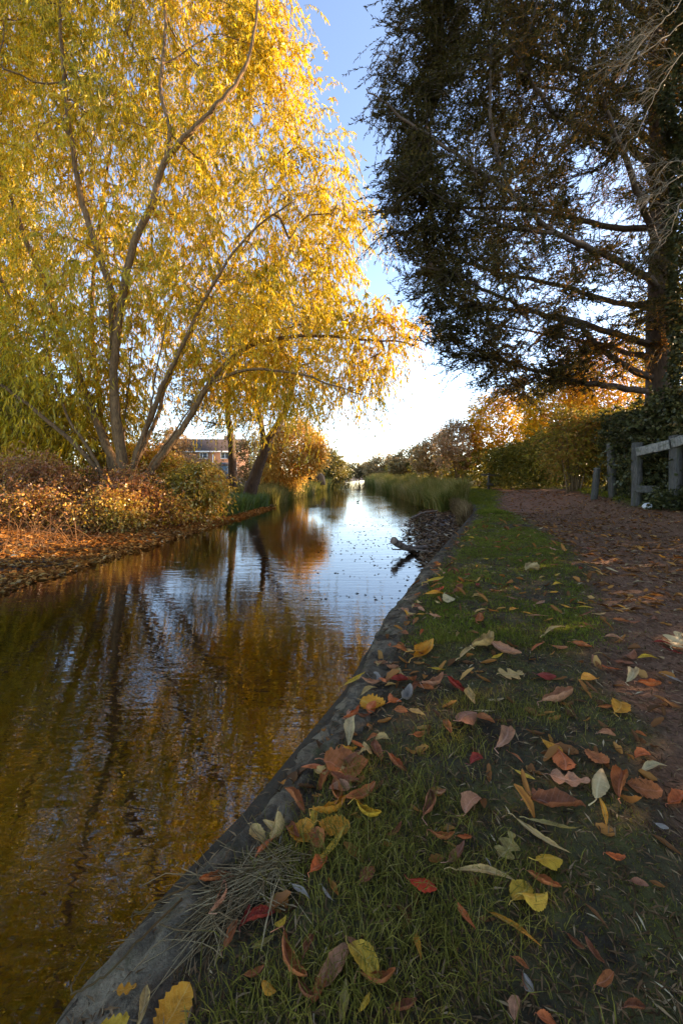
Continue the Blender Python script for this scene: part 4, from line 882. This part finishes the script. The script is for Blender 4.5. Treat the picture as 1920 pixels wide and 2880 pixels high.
# --- loose litter
def litter(name, label, x, y, z, L, W, mat, tint, flat=.35, cat='leaves'):
    n = len(x); a = rng.random(n) * 2 * np.pi; d = np.stack([np.cos(a), np.sin(a), rng.normal(size=n) * flat], -1)
    up = np.stack([rng.normal(size=n) * flat, rng.normal(size=n) * flat, np.ones(n)], -1); s = .5 + rng.random(n)
    V, F = leaf_quads(np.stack([x, y, z], -1), d, L * s, W * s, .25, .15, up)
    return tag(link(name, mk_mesh(name, V, F, mat, False, {'tint': np.repeat(tint, 4)})), label, cat, kind='stuff')
n = 36000; y = 1 + 14 * rng.random(n) ** 1.2; x = xl(y) + .25 - 3.6 * rng.random(n) ** .9; z = np.maximum(lz(x, y), WZ) + .008 + .03 * rng.random(n)
litter('leaf_litter', 'thick carpet of orange brown fallen leaves on the far bank', x, y, z, .085, .032, M['bank_litter'], .48 + .5 * fbm(x, y, 3) + rng.normal(size=n) * .15)
n = 5200; y = 4.6 + 9.5 * rng.random(n); t = rng.random(n) ** .8; xo_ = np.interp(y, [4.2, 5, 5.8, 6.6, 8, 9.6, 12, 15.5], [.9, 1.1, 1.15, 1.05, 1.3, 1.5, 2.2, 3.6]); x = xo_ * (1 - t) + xe(y) * t
z = np.maximum(beach_z(x, y, t), WZ) + .01
litter('beach_litter', 'wet brown leaf litter and twigs on the mud beach', x, y, z, .11, .03, M['mud_litter'], .5 + rng.normal(size=n) * .2)
n = 900; y = 3.8 + 12 * rng.random(n) ** 1.2; v = rng.random(n) ** 1.6 * 2.6; xo_ = np.interp(y, [3.8, 4.2, 5, 5.8, 6.6, 8, 9.6, 12, 15.5], [.85, .9, 1.1, 1.15, 1.05, 1.3, 1.5, 2.2, 3.0]); x = xo_ - v * .6
k = fbm(x * .8, y * 2.2, 3) > -.03; x, y = x[k], y[k]; n = len(x)
litter('floating_leaves', 'dark leaves and scraps floating on the bright water', x, y, np.full(n, WZ + .004), .045, .014, M['mud_litter'], .15 + rng.normal(size=n) * .12, .03)
n = 60000; y = .55 + 9 * rng.random(n) ** 1.7; x = xe(y) + .03 + rng.random(n) * (1.4 + y * .75)
litter('ground_debris', 'small crumbs of dead leaf and twig on the soil', x, y, gz(x, y) + .004, .020 + .006 * y, .0020 + .0012 * y, M['debris'], .38 + rng.normal(size=n) * .22, .3)
n = 9000; y = 2.5 + 16 * rng.random(n) ** 1.3; x = rng.uniform(1.2, 7, n); k = path_mask(x, y) > .4; x, y = x[k], y[k]; n = len(x)
litter('path_litter', 'small red brown and pale leaves trodden into the path', x, y, gz(x, y) + .006, .075, .024, M['litter'], .52 + rng.normal(size=n) * .28, .22)
n = 9000; y = .4 + 7 * rng.random(n) ** 1.5; x = xe(y) - .1 - rng.random(n) * (1.6 + .3 * y); k = fbm(x * 1.3, y * 1.3, 4) > -.04; x, y = x[k], y[k]; n = len(x)
litter('sunken_leaves', 'yellow brown leaves lying on the canal bed', x, y, np.full(n, -.93) + .05 * rng.random(n), .09, .045, M['sunk'], .5 + rng.normal(size=n) * .2, .25)

# --- drift log and sticks at the beach
def log():
    root = empty('drift_log', P(1150, 1545, 6.1), 'broken grey brown log sticking out of the water by the mud beach', 'log')
    c, r = stem_px([(1106, 1520, 5.9), (1125, 1532, 6.0), (1150, 1543, 6.1), (1190, 1540, 6.4), (1235, 1532, 6.7)], .058, .035, .008); link('trunk', Tubes().add(c, r, 10).mesh('trunk', M['log']), root)
    for q in ([(1140, 1540, 6.05), (1165, 1528, 6.1), (1190, 1522, 6.2), (1200, 1530, 6.2)], [(1160, 1545, 6.1), (1200, 1550, 6.0), (1240, 1552, 6.0)], [(1150, 1544, 6.1), (1110, 1545, 6.0), (1100, 1540, 5.95)]):
        c, r = stem_px(q, .016, .006, .004); link('branch', Tubes().add(c, r, 6).mesh('branch', M['log']), root)
log()
c, r = stem_px([(1160, 1455, 9.8), (1190, 1442, 10.2), (1230, 1435, 10.6)], .03, .015, .006)
tag(link('stick', Tubes().add(c, r, 7).mesh('stick', M['log'])), 'fallen stick lying at the reed edge above the mud', 'stick')

# --- moorhens
def moorhen(px_, py_, s, rot, lab):
    Y = (CAM_H - WZ) * FPX / (py_ - CY); c = np.array([(px_ - CX) / FPX * Y, Y, WZ]); root = empty('moorhen', c, lab, 'bird', 'birds on the water'); ca, sa = math.cos(rot), math.sin(rot)
    def T(v): v = np.asarray(v, float) * s; return np.stack([v[:, 0] * ca - v[:, 1] * sa, v[:, 0] * sa + v[:, 1] * ca, v[:, 2]], -1) + c
    t = np.linspace(0, 1, 16)
    spine = np.stack([-.17 + .36 * t, 0 * t, .05 + .05 * np.sin(t * 2.2) + .14 * sm(.68, .9, t)], -1)
    rad = np.interp(t, [0, .1, .3, .5, .65, .75, .85, .93, 1], [.012, .035, .07, .075, .06, .035, .028, .032, .010])
    link('body', Tubes().add(T(spine), rad * s, 12).mesh('body', M['feather']), root)
    link('beak', Tubes().add(T([[.18, 0, .235], [.20, 0, .23], [.225, 0, .222]]), np.array([.012, .009, .002]) * s, 6).mesh('beak', M['beak']), root)
moorhen(880, 1384, .75, 2.6, 'small black moorhen with red beak close to the far bank')
moorhen(1006, 1413, .45, .8, 'tiny dark water bird alone in the middle of the bright water')

# ---------------------------------------------------------------- fallen leaves, one object each
COLS = {'scarlet': (.62, .045, .010), 'coral': (.66, .14, .035), 'russet': (.46, .13, .035), 'chestnut': (.29, .085, .03), 'pink brown': (.50, .21, .10), 'orange': (.72, .26, .02), 'amber': (.64, .33, .025),
        'yellow': (.66, .35, .035), 'tan': (.54, .31, .10), 'pale tan': (.56, .38, .17), 'silver grey': (.30, .24, .18), 'olive': (.30, .20, .05), 'dark red': (.34, .035, .016), 'purple brown': (.34, .12, .055)}
def leaf_mat(cn):
    c = COLS[cn]; m, nt, out = new_mat('leaf_' + cn.replace(' ', '_')); b = nd(nt, 'ShaderNodeBsdfPrincipled'); b.inputs['Roughness'].default_value = .5; b.inputs['Specular IOR Level'].default_value = .22
    uv = nd(nt, 'ShaderNodeTexCoord').outputs['UV']; oi = nd(nt, 'ShaderNodeObjectInfo').outputs['Random']
    sx = nd(nt, 'ShaderNodeSeparateXYZ'); nt.links.new(uv, sx.inputs[0])
    av = math_n(nt, 'ABSOLUTE', math_n(nt, 'SUBTRACT', sx.outputs[1], .5))
    rib = math_n(nt, 'LESS_THAN', av, .018)
    vein = math_n(nt, 'GREATER_THAN', math_n(nt, 'SINE', math_n(nt, 'MULTIPLY', math_n(nt, 'SUBTRACT', sx.outputs[0], math_n(nt, 'MULTIPLY', av, .55)), 62)), .9)
    wv = nd(nt, 'ShaderNodeVectorMath', operation='ADD'); cb = nd(nt, 'ShaderNodeCombineXYZ'); nt.links.new(math_n(nt, 'MULTIPLY', oi, 40), cb.inputs[0]); nt.links.new(uv, wv.inputs[0]); nt.links.new(cb.outputs[0], wv.inputs[1])
    n1 = noise(nt, 3.0, 5, .6, wv.outputs[0]); n2 = noise(nt, 26, 4, .7, wv.outputs[0])
    col = ramp(nt, n1, [(.28, tuple(x * .45 for x in c)), (.5, c), (.75, tuple(min(.8, x * 1.35 + .02) for x in c))])
    col = mix(nt, math_n(nt, 'MULTIPLY', math_n(nt, 'GREATER_THAN', n2, .64), .7), col, (.05, .025, .015))
    col = mix(nt, math_n(nt, 'MULTIPLY', math_n(nt, 'MAXIMUM', rib, math_n(nt, 'MULTIPLY', vein, .5)), .45), col, tuple(min(.75, x * 1.25 + .10) for x in c))
    nt.links.new(col, b.inputs['Base Color'])
    h = math_n(nt, 'ADD', n2, math_n(nt, 'MULTIPLY', math_n(nt, 'MAXIMUM', rib, vein), -.5)); nt.links.new(bump(nt, h, .5, .01), b.inputs['Normal'])
    tr = nd(nt, 'ShaderNodeBsdfTranslucent'); nt.links.new(col, tr.inputs[0]); mx = nd(nt, 'ShaderNodeMixShader'); mx.inputs[0].default_value = .2
    nt.links.new(b.outputs[0], mx.inputs[1]); nt.links.new(tr.outputs[0], mx.inputs[2]); nt.links.new(mx.outputs[0], out.inputs[0]); return m
LM = {k: leaf_mat(k) for k in COLS}
def leaf_mesh(kind, var, cn):
    r = np.random.default_rng(var * 13 + sum(map(ord, kind)))
    nu, nv = 25, 9; u = np.linspace(0, 1, nu)[:, None]; v = np.linspace(-1, 1, nv)[None]
    s = np.sin(np.pi * np.clip(u, 0, 1))
    if kind == 'willow': w = .085 * np.clip(s, 0, 1) ** .8 * (1.15 - .4 * u); roll = .9; bend = r.uniform(-.45, .55); curl = r.uniform(-.5, .7)
    elif kind == 'narrow': w = .17 * s ** .75 * (1.2 - .4 * u); roll = r.choice([-1, 1, 1]) * r.uniform(.7, 1.6); bend = r.uniform(-.6, 1.1); curl = .8
    elif kind == 'oval': w = .33 * s ** .62 * (1.08 - .16 * u); roll = r.choice([-1, 1, 1]) * r.uniform(.45, 1.15); bend = r.uniform(-.5, 1.0); curl = .5
    elif kind == 'curled': w = .27 * s ** .6; roll = r.uniform(1.1, 2.5); bend = r.uniform(-.4, 1.3); curl = r.uniform(.4, 1.2)
    elif kind == 'lobed': w = .40 * s ** .5 * (1 + .10 * np.sin(u * 44) + .05 * np.sin(u * 97)) * (1.1 - .2 * u); roll = r.uniform(.3, .8); bend = r.uniform(.3, .9); curl = .4
    else: w = .42 * (.25 + .75 * np.abs(np.sin(u * np.pi * 2.5 + .25)) ** 1.2) * s ** .35 * (1.1 - .55 * u); roll = r.uniform(-.1, .4); bend = r.uniform(-.1, .4); curl = .25   # pointed lobes
    w = w * (1 + .16 * (r.random((nu, 1)) - .5) + .25 * fbm(u * 4 + var * 5, u * 0 + len(kind), 3))
    th = v * roll; y = w * np.where(abs(roll) > .02, np.sin(th) / roll if abs(roll) > .02 else v, v); z = w * (1 - np.cos(th)) / max(abs(roll), .02) * np.sign(roll) + .0 * u
    x = u - .5 + 0 * v
    y = y + 0.10 * r.normal() * (u - .5) ** 2 * 2
    ph = bend * 1.6 * (u - .3); z = z + .42 * bend * (u - .5) ** 2 * 2
    tw = curl * (u - .5) * r.choice([-1, 1]); y2 = y * np.cos(tw) - z * np.sin(tw); z2 = y * np.sin(tw) + z * np.cos(tw)
    z2 = z2 + .045 * fbm(u * 6 + var * 7, v * 2 + var, 3) * (2.5 if kind in ('curled', 'lobed', 'pointed') else 1)
    V = np.stack([x + 0 * v, y2, z2], -1).reshape(-1, 3)
    i = np.arange(nu * nv).reshape(nu, nv); F = np.stack([i[:-1, :-1], i[1:, :-1], i[1:, 1:], i[:-1, 1:]], -1).reshape(-1, 4)
    uvc = np.stack([(u + 0 * v).ravel(), ((v + 0 * u) * .5 * np.clip(w * 2.4, .1, 1) + .5).ravel()], -1)
    # leaf stalk
    L = r.uniform(.10, .26); q = np.array([[-.5, y2[0].mean(), z2[0].mean()], [-.5 - L * .5, y2[0].mean() + .02, z2[0].mean() + .01], [-.5 - L, .05 * r.normal(), z2[0].mean() - .01]])
    T = Tubes().add(q, [.010, .008, .010], 5); b = len(V); VV = np.vstack([V] + T.V); Fs = [F, np.concatenate([f for f in T.F if f.shape[1] == 4]) + b, np.concatenate([f for f in T.F if f.shape[1] == 3]) + b]
    VV[:, 2] -= V[:, 2].min()
    uvc = np.vstack([uvc, np.full((len(VV) - b, 2), .5)])
    return mk_mesh('leaf_' + kind, VV, Fs, LM[cn], True, None, uvc)
_lm = {}
LEAVES = []      # (x, y, length, colour, kind)
def put_leaf(x, y, L, ang, kind, cn, var, tilt=.12, lift=.0):
    key = (kind, var, cn)
    if key not in _lm: _lm[key] = leaf_mesh(*key)
    o = bpy.data.objects.new('fallen_leaf', _lm[key]); COL.objects.link(o)
    o.location = (x, y, float(gz(x, y)) + .006 + lift); o.scale = (L, L, L * rnd.uniform(.8, 1.15)); o.rotation_euler = (rnd.uniform(-tilt, tilt), rnd.uniform(-tilt, tilt), ang)
    LEAVES.append([o, x, y, L, cn, kind]); return o
def px_leaf(cx, cy, L, ang, kind, cn, tilt=.2):
    """a leaf seen at (cx, cy), L pixels long at ang degrees in the photograph"""
    Y = CAM_H * FPX / (cy - CY); Y = CAM_H * FPX / (cy - CY) * .985; X = (cx - CX) / FPX * Y
    a = R(ang); ex = cx + math.cos(a) * L / 2; ey = cy - math.sin(a) * L / 2; ey = max(ey, CY + 60)
    Y2 = CAM_H * FPX / (ey - CY) * .985; X2 = (ex - CX) / FPX * Y2
    d = math.hypot(X2 - X, Y2 - Y) * 2; put_leaf(X, Y, min(d, .30) / 1.08, math.atan2(Y2 - Y, X2 - X), kind, cn, rnd.randrange(6), tilt, .008)
def z5(*a): s = .778; return (700 + a[0] * s, 1800 + a[1] * s, a[2] * s) + a[3:]
def z4(*a): s = .765; return (a[0] * s, 1500 + a[1] * s, a[2] * s) + a[3:]
def z6(*a): s = .6505; return (900 + a[0] * s, 1500 + a[1] * s, a[2] * s) + a[3:]
HAND = [z5(627, 885, 112, -10, 'oval', 'scarlet'), z5(780, 980, 130, -55, 'narrow', 'coral'), z5(855, 845, 240, -5, 'willow', 'tan'), z5(1055, 720, 280, -35, 'willow', 'tan'), z5(1100, 690, 215, -18, 'willow', 'olive'), z5(960, 1005, 260, -35, 'willow', 'orange'),
 z5(1075, 805, 105, 20, 'oval', 'amber'), z5(985, 900, 100, 50, 'oval', 'yellow'), z5(1030, 935, 105, 15, 'oval', 'yellow'), z5(1065, 870, 160, -30, 'curled', 'russet'), z5(1325, 790, 75, 0, 'curled', 'coral'), z5(1285, 655, 115, -75, 'willow', 'orange'), z5(1270, 550, 125, 75, 'narrow', 'pale tan'),
 z5(1160, 525, 170, -15, 'pointed', 'pink brown'), z5(1340, 525, 110, 80, 'curled', 'russet'), z5(1430, 525, 145, -15, 'lobed', 'russet'), z5(1120, 625, 220, -8, 'curled', 'chestnut'), z5(1100, 390, 95, -30, 'oval', 'orange'), z5(1138, 440, 105, -65, 'oval', 'coral'), z5(1260, 440, 115, -30, 'lobed', 'russet'),
 z5(1290, 350, 75, 0, 'curled', 'pink brown'), z5(995, 510, 95, -30, 'narrow', 'yellow'), z5(930, 375, 110, 75, 'narrow', 'pink brown'), z5(965, 435, 85, -45, 'willow', 'russet'), z5(850, 305, 85, -20, 'oval', 'russet'), z5(780, 310, 80, 40, 'oval', 'purple brown'), z5(795, 200, 80, -75, 'narrow', 'tan'), z5(850, 258, 85, -5, 'willow', 'pale tan'),
 z5(1125, 215, 120, 15, 'curled', 'pink brown'), z5(1235, 135, 65, 10, 'oval', 'orange'), z5(1070, 120, 75, 0, 'oval', 'dark red'), z5(430, 650, 130, -30, 'curled', 'amber'), z5(305, 755, 165, 50, 'willow', 'yellow'), z5(190, 690, 110, 70, 'lobed', 'orange'), z5(235, 630, 95, 80, 'narrow', 'amber'), z5(300, 620, 135, 25, 'curled', 'orange'), z5(320, 560, 95, 85, 'curled', 'russet'), z5(310, 680, 125, -10, 'lobed', 'orange'), z5(250, 715, 85, -10, 'curled', 'coral'),
 z5(410, 575, 125, 30, 'curled', 'russet'), z5(340, 510, 125, -20, 'curled', 'chestnut'), z5(345, 440, 175, 5, 'lobed', 'russet'), z5(330, 400, 115, 0, 'curled', 'pink brown'), z5(370, 410, 130, 35, 'willow', 'tan'), z5(368, 300, 95, 80, 'narrow', 'pale tan'), z5(360, 240, 85, 85, 'willow', 'pink brown'), z5(450, 215, 100, -20, 'lobed', 'orange'), z5(525, 225, 60, 0, 'curled', 'coral'), z5(575, 200, 70, 45, 'curled', 'silver grey'),
 z5(800, 595, 90, 50, 'oval', 'pink brown'), z5(650, 610, 115, 80, 'curled', 'purple brown'), z5(750, 775, 115, 50, 'narrow', 'purple brown'), z5(700, 720, 95, 0, 'curled', 'russet'), z5(780, 720, 60, 10, 'curled', 'coral'), z5(430, 870, 85, 60, 'oval', 'chestnut'), z5(185, 930, 85, -25, 'narrow', 'silver grey'), z5(280, 940, 95, -60, 'willow', 'silver grey'), z5(607, 1090, 120, -78, 'narrow', 'orange'), z5(415, 1180, 175, -45, 'oval', 'yellow'),
 z5(310, 1200, 210, 50, 'curled', 'pink brown'), z5(150, 1190, 230, -60, 'curled', 'russet'), z5(345, 1320, 160, 80, 'narrow', 'olive'), z5(470, 1245, 140, 5, 'curled', 'russet'), z5(1075, 1320, 85, -20, 'oval', 'coral'), z5(960, 1270, 85, 80, 'oval', 'pink brown'), z5(1240, 1085, 130, -50, 'curled', 'chestnut'), z5(1000, 1200, 110, -60, 'curled', 'purple brown'),
 z5(70, 1255, 65, -30, 'oval', 'orange'), z5(20, 1180, 90, 30, 'curled', 'russet'), z5(115, 1020, 60, 40, 'oval', 'amber'), z5(50, 1080, 100, 25, 'narrow', 'olive'), z5(40, 990, 130, 10, 'curled', 'dark red'), z5(1420, 410, 65, 5, 'oval', 'coral'), z5(1458, 447, 95, 8, 'narrow', 'pale tan'), z5(1555, 540, 80, 30, 'curled', 'coral'), z5(640, 30, 95, 35, 'narrow', 'orange'), z5(1440, 36, 85, -5, 'narrow', 'amber'),
 z5(685, 95, 60, 0, 'narrow', 'amber'), z5(385, 110, 95, 25, 'willow', 'amber'), z5(432, 157, 65, 25, 'narrow', 'tan'), z5(450, 105, 65, -30, 'oval', 'silver grey'), z5(530, 90, 75, -50, 'narrow', 'tan'), z5(1410, 890, 80, -20, 'oval', 'purple brown'), z5(1490, 650, 60, -20, 'oval', 'silver grey'), z5(550, 135, 80, 10, 'curled', 'dark red'), z5(670, 150, 80, 30, 'curled', 'pink brown'), z5(745, 155, 90, -30, 'curled', 'dark red'), z5(950, 120, 90, 10, 'pointed', 'tan'),
 z5(925, 40, 120, -25, 'curled', 'pink brown'), z5(860, 20, 80, 40, 'curled', 'tan'), z5(790, 40, 90, 35, 'willow', 'tan'), z5(1450, 130, 90, 5, 'curled', 'russet'), z5(1540, 110, 90, -20, 'narrow', 'silver grey'), z5(1390, 100, 50, 75, 'narrow', 'pale tan'), z5(1340, 260, 50, 70, 'oval', 'orange'), z5(1290, 250, 60, -5, 'curled', 'russet'), z5(1410, 335, 60, -20, 'curled', 'russet'), z5(715, 340, 60, -75, 'curled', 'russet'), z5(605, 275, 70, -20, 'curled', 'tan'), z5(615, 360, 60, 20, 'curled', 'russet'), z5(820, 455, 55, 20, 'oval', 'dark red'), z5(460, 385, 80, -70, 'curled', 'chestnut'), z5(530, 440, 100, -40, 'curled', 'chestnut'), z5(685, 565, 60, 0, 'curled', 'pink brown'), z5(530, 700, 70, 40, 'curled', 'chestnut'), z5(1050, 570, 70, -10, 'pointed', 'chestnut'), z5(940, 750, 90, 60, 'pointed', 'olive'), z5(865, 800, 60, -60, 'willow', 'silver grey'), z5(100, 645, 60, 30, 'curled', 'orange'), z5(50, 725, 60, 20, 'curled', 'russet'), z5(115, 680, 50, 70, 'willow', 'silver grey'), z5(1010, 1200, 90, -70, 'oval', 'silver grey'),
 z5(210, 1130, 120, 70, 'curled', 'chestnut'), z5(260, 1270, 150, 65, 'curled', 'russet'), z5(390, 1130, 90, -20, 'curled', 'purple brown'), z5(200, 1300, 130, -50, 'curled', 'chestnut'), z5(420, 1330, 100, 60, 'narrow', 'amber'), z5(560, 1330, 110, 15, 'curled', 'chestnut'), z5(1180, 1050, 100, -40, 'curled', 'chestnut'), z5(1290, 1190, 80, 30, 'curled', 'russet'), z5(980, 1120, 80, -30, 'curled', 'russet'), z5(1390, 1290, 90, 10, 'curled', 'chestnut'),
 z4(640, 1700, 225, 58, 'lobed', 'orange'), z4(535, 1655, 165, 82, 'narrow', 'tan'), z4(420, 1775, 190, 8, 'lobed', 'amber'), z4(465, 1595, 85, 20, 'pointed', 'orange'), z4(855, 1450, 120, 62, 'curled', 'russet'), z4(905, 1395, 90, 70, 'curled', 'dark red'),
 z6(500, 195, 90, 15, 'willow', 'amber'), z6(500, 265, 85, 10, 'narrow', 'orange'), z6(557, 282, 38, -50, 'oval', 'pale tan'), z6(915, 160, 65, 20, 'curled', 'pale tan'), z6(1025, 215, 50, 5, 'narrow', 'amber'), z6(1010, 250, 45, 0, 'narrow', 'orange'), z6(1140, 318, 100, -10, 'willow', 'yellow'), z6(1060, 305, 50, -15, 'narrow', 'orange'), z6(840, 328, 40, 10, 'oval', 'orange'), z6(895, 345, 50, -10, 'narrow', 'orange'), z6(940, 352, 90, 5, 'willow', 'pink brown'), z6(1300, 370, 80, -5, 'curled', 'russet'), z6(1270, 432, 100, -10, 'narrow', 'pink brown'), z6(1310, 305, 60, -20, 'willow', 'orange'), z6(1130, 465, 100, -5, 'curled', 'russet'), z6(1035, 475, 80, -10, 'oval', 'russet'), z6(1010, 420, 100, 20, 'willow', 'tan'), z6(435, 340, 45, 5, 'narrow', 'orange'), z6(495, 365, 60, -10, 'curled', 'pink brown'), z6(440, 495, 110, 45, 'narrow', 'orange'), z6(690, 385, 40, 80, 'curled', 'russet'), z6(1480, 450, 90, -5, 'narrow', 'dark red'), z6(1540, 440, 60, 50, 'pointed', 'pale tan'), z6(1210, 340, 60, 20, 'willow', 'tan'), z6(720, 480, 60, 20, 'curled', 'tan'), z6(1320, 1010 - 700, 60, 0, 'willow', 'tan'), z6(1250, 625 - 480, 70, -20, 'willow', 'pale tan'), z6(955, 300, 50, 30, 'willow', 'pink brown'), z6(520, 240, 40, 10, 'curled', 'dark red'), z6(600, 240, 40, 40, 'curled', 'purple brown'), z6(680, 270, 50, 10, 'curled', 'tan')]
for h in HAND: px_leaf(*h)
# more of the same kinds farther off and half hidden in the grass
cn_f = ['russet', 'russet', 'chestnut', 'chestnut', 'pink brown', 'tan', 'orange', 'amber', 'purple brown', 'coral', 'dark red']
while len(LEAVES) < 235:      # leaves blown against the edging
    y = .75 + 3.2 * rng.random() ** 1.2; x = float(xe(y)) + .10 + abs(rng.normal()) * .13
    put_leaf(x, y, rnd.uniform(.045, .085), rnd.random() * 6.28, rnd.choice(['curled', 'curled', 'narrow', 'oval']), rnd.choice(['russet', 'chestnut', 'pink brown', 'orange', 'tan', 'coral']), rnd.randrange(4), .4, .012)
while len(LEAVES) < 298:
    y = 1.0 + 6.0 * rng.random() ** 1.35; v = .1 + rng.random() * (1.9 + .25 * y); x = float(xe(y)) + v
    sx = CX + x / y * FPX
    if sx > 1915 or any(abs(q[1] - x) < .035 + .01 * y and abs(q[2] - y) < .035 + .01 * y for q in LEAVES): continue
    kind = rnd.choice(['curled', 'curled', 'curled', 'oval', 'narrow', 'willow', 'pointed'])
    put_leaf(x, y, {'curled': .075, 'oval': .065, 'narrow': .075, 'willow': .11, 'pointed': .08}[kind] * rnd.uniform(.7, 1.25), rnd.random() * 6.28, kind, rnd.choice(cn_f), rnd.randrange(4), .3, .010)
# smaller half-rotted leaves between them
def scraps(n):
    """many small curled leaves and torn pieces in one mesh"""
    u = np.linspace(0, 1, 7)[:, None]; v = np.linspace(-1, 1, 5)[None]; Vs, Fs = [], []
    i = np.arange(35).reshape(7, 5); F = np.stack([i[:-1, :-1], i[1:, :-1], i[1:, 1:], i[:-1, 1:]], -1).reshape(-1, 4)
    y = .75 + 7 * rng.random(n) ** 1.35; x = xe(y) + .04 + rng.random(n) * (1.3 + .6 * y); k = rng.random(n) < .35 + 1.6 * np.clip(fbm(x * 2.3, y * 2.3, 3) + .1, 0, 1); x, y = x[k], y[k]; n = len(x); z = gz(x, y)
    for q in range(n):
        L = (.026 + .026 * rng.random()) * (.7 + .3 * min(y[q], 2)) + .004 * y[q]; w = L * (.12 + .22 * rng.random()) * np.sin(np.pi * np.clip(u * .94 + .03, 0, 1)) ** .6 * (1 + .5 * (rng.random((7, 1)) - .5)); ro = .3 + 1.5 * rng.random(); th = v * ro
        a = np.stack([(u - .5) * L + 0 * v, w * np.sin(th) / ro, w * (1 - np.cos(th)) / ro + L * .5 * (rng.random() - .3) * (u - .5) ** 2 * 2], -1).reshape(-1, 3)
        an = rng.random() * 6.28; tl = rng.normal() * .4; c, s_ = np.cos(an), np.sin(an); a = a @ np.array([[1, 0, tl], [0, 1, rng.normal() * .3], [-tl, 0, 1]]); a[:, 2] -= a[:, 2].min()
        Vs.append(np.stack([x[q] + a[:, 0] * c - a[:, 1] * s_, y[q] + a[:, 0] * s_ + a[:, 1] * c, z[q] + a[:, 2] + .002], -1)); Fs.append(F + 35 * q)
    tag(link('leaf_scraps', mk_mesh('leaf_scraps', np.concatenate(Vs), np.concatenate(Fs), M['litter'], True, {'tint': np.repeat(.33 + rng.normal(size=n) * .22, 35)})), 'small curled brown leaves and torn scraps lying between the larger leaves', 'leaves', kind='stuff')
scraps(1500)

# labels: look first, then the nearest thing that can be found
KW = {'willow': 'long slender willow leaf', 'narrow': 'narrow pointed leaf', 'oval': 'oval leaf', 'curled': 'curled dry leaf', 'lobed': 'broad toothed leaf', 'pointed': 'ragged lobed leaf'}
def base_label(q): return f"{q[4]} {KW[q[5]]}"
from collections import Counter
cnt = Counter(base_label(q) for q in LEAVES)
marks = [q for q in LEAVES if cnt[base_label(q)] == 1]
def where(q):
    v = q[1] - float(xe(q[2])); pmv = float(path_mask(q[1], q[2]))
    return 'on the stone edging' if v < .22 else 'on the earth path' if pmv > .5 else 'at the path edge' if pmv > .12 else 'on the grass'
used = Counter()
def size_w(q): return 'large' if q[3] > .125 else 'small' if q[3] < .062 else 'medium'
for q in LEAVES:
    lab = base_label(q) + ' ' + where(q) if cnt[base_label(q)] == 1 else None
    cand = []
    if lab is None:
        oth = sorted((m_ for m_ in LEAVES if m_ is not q), key=lambda m_: math.hypot(m_[1] - q[1], m_[2] - q[2]) * cnt[base_label(m_)] ** .7)[:10]
        for m_ in oth:
            dy, dx = m_[2] - q[2], m_[1] - q[1]
            rel = ('just in front of' if dy > 0 else 'just behind') if abs(dy) > abs(dx) else ('on the water side of' if dx > 0 else 'on the path side of')
            cand.append(f"{base_label(q)} {rel} the {base_label(m_)}")
        cand += [f"{size_w(q)} " + c for c in cand] + [c + f" {where(q)}" for c in cand]
        cand = [c for c in cand if len(c.split()) <= 16]
        lab = next((c for c in cand if not used[c]), cand[0])
    used[lab] += 1
    tag(q[0], lab, 'leaf', 'fallen leaves on the near bank')
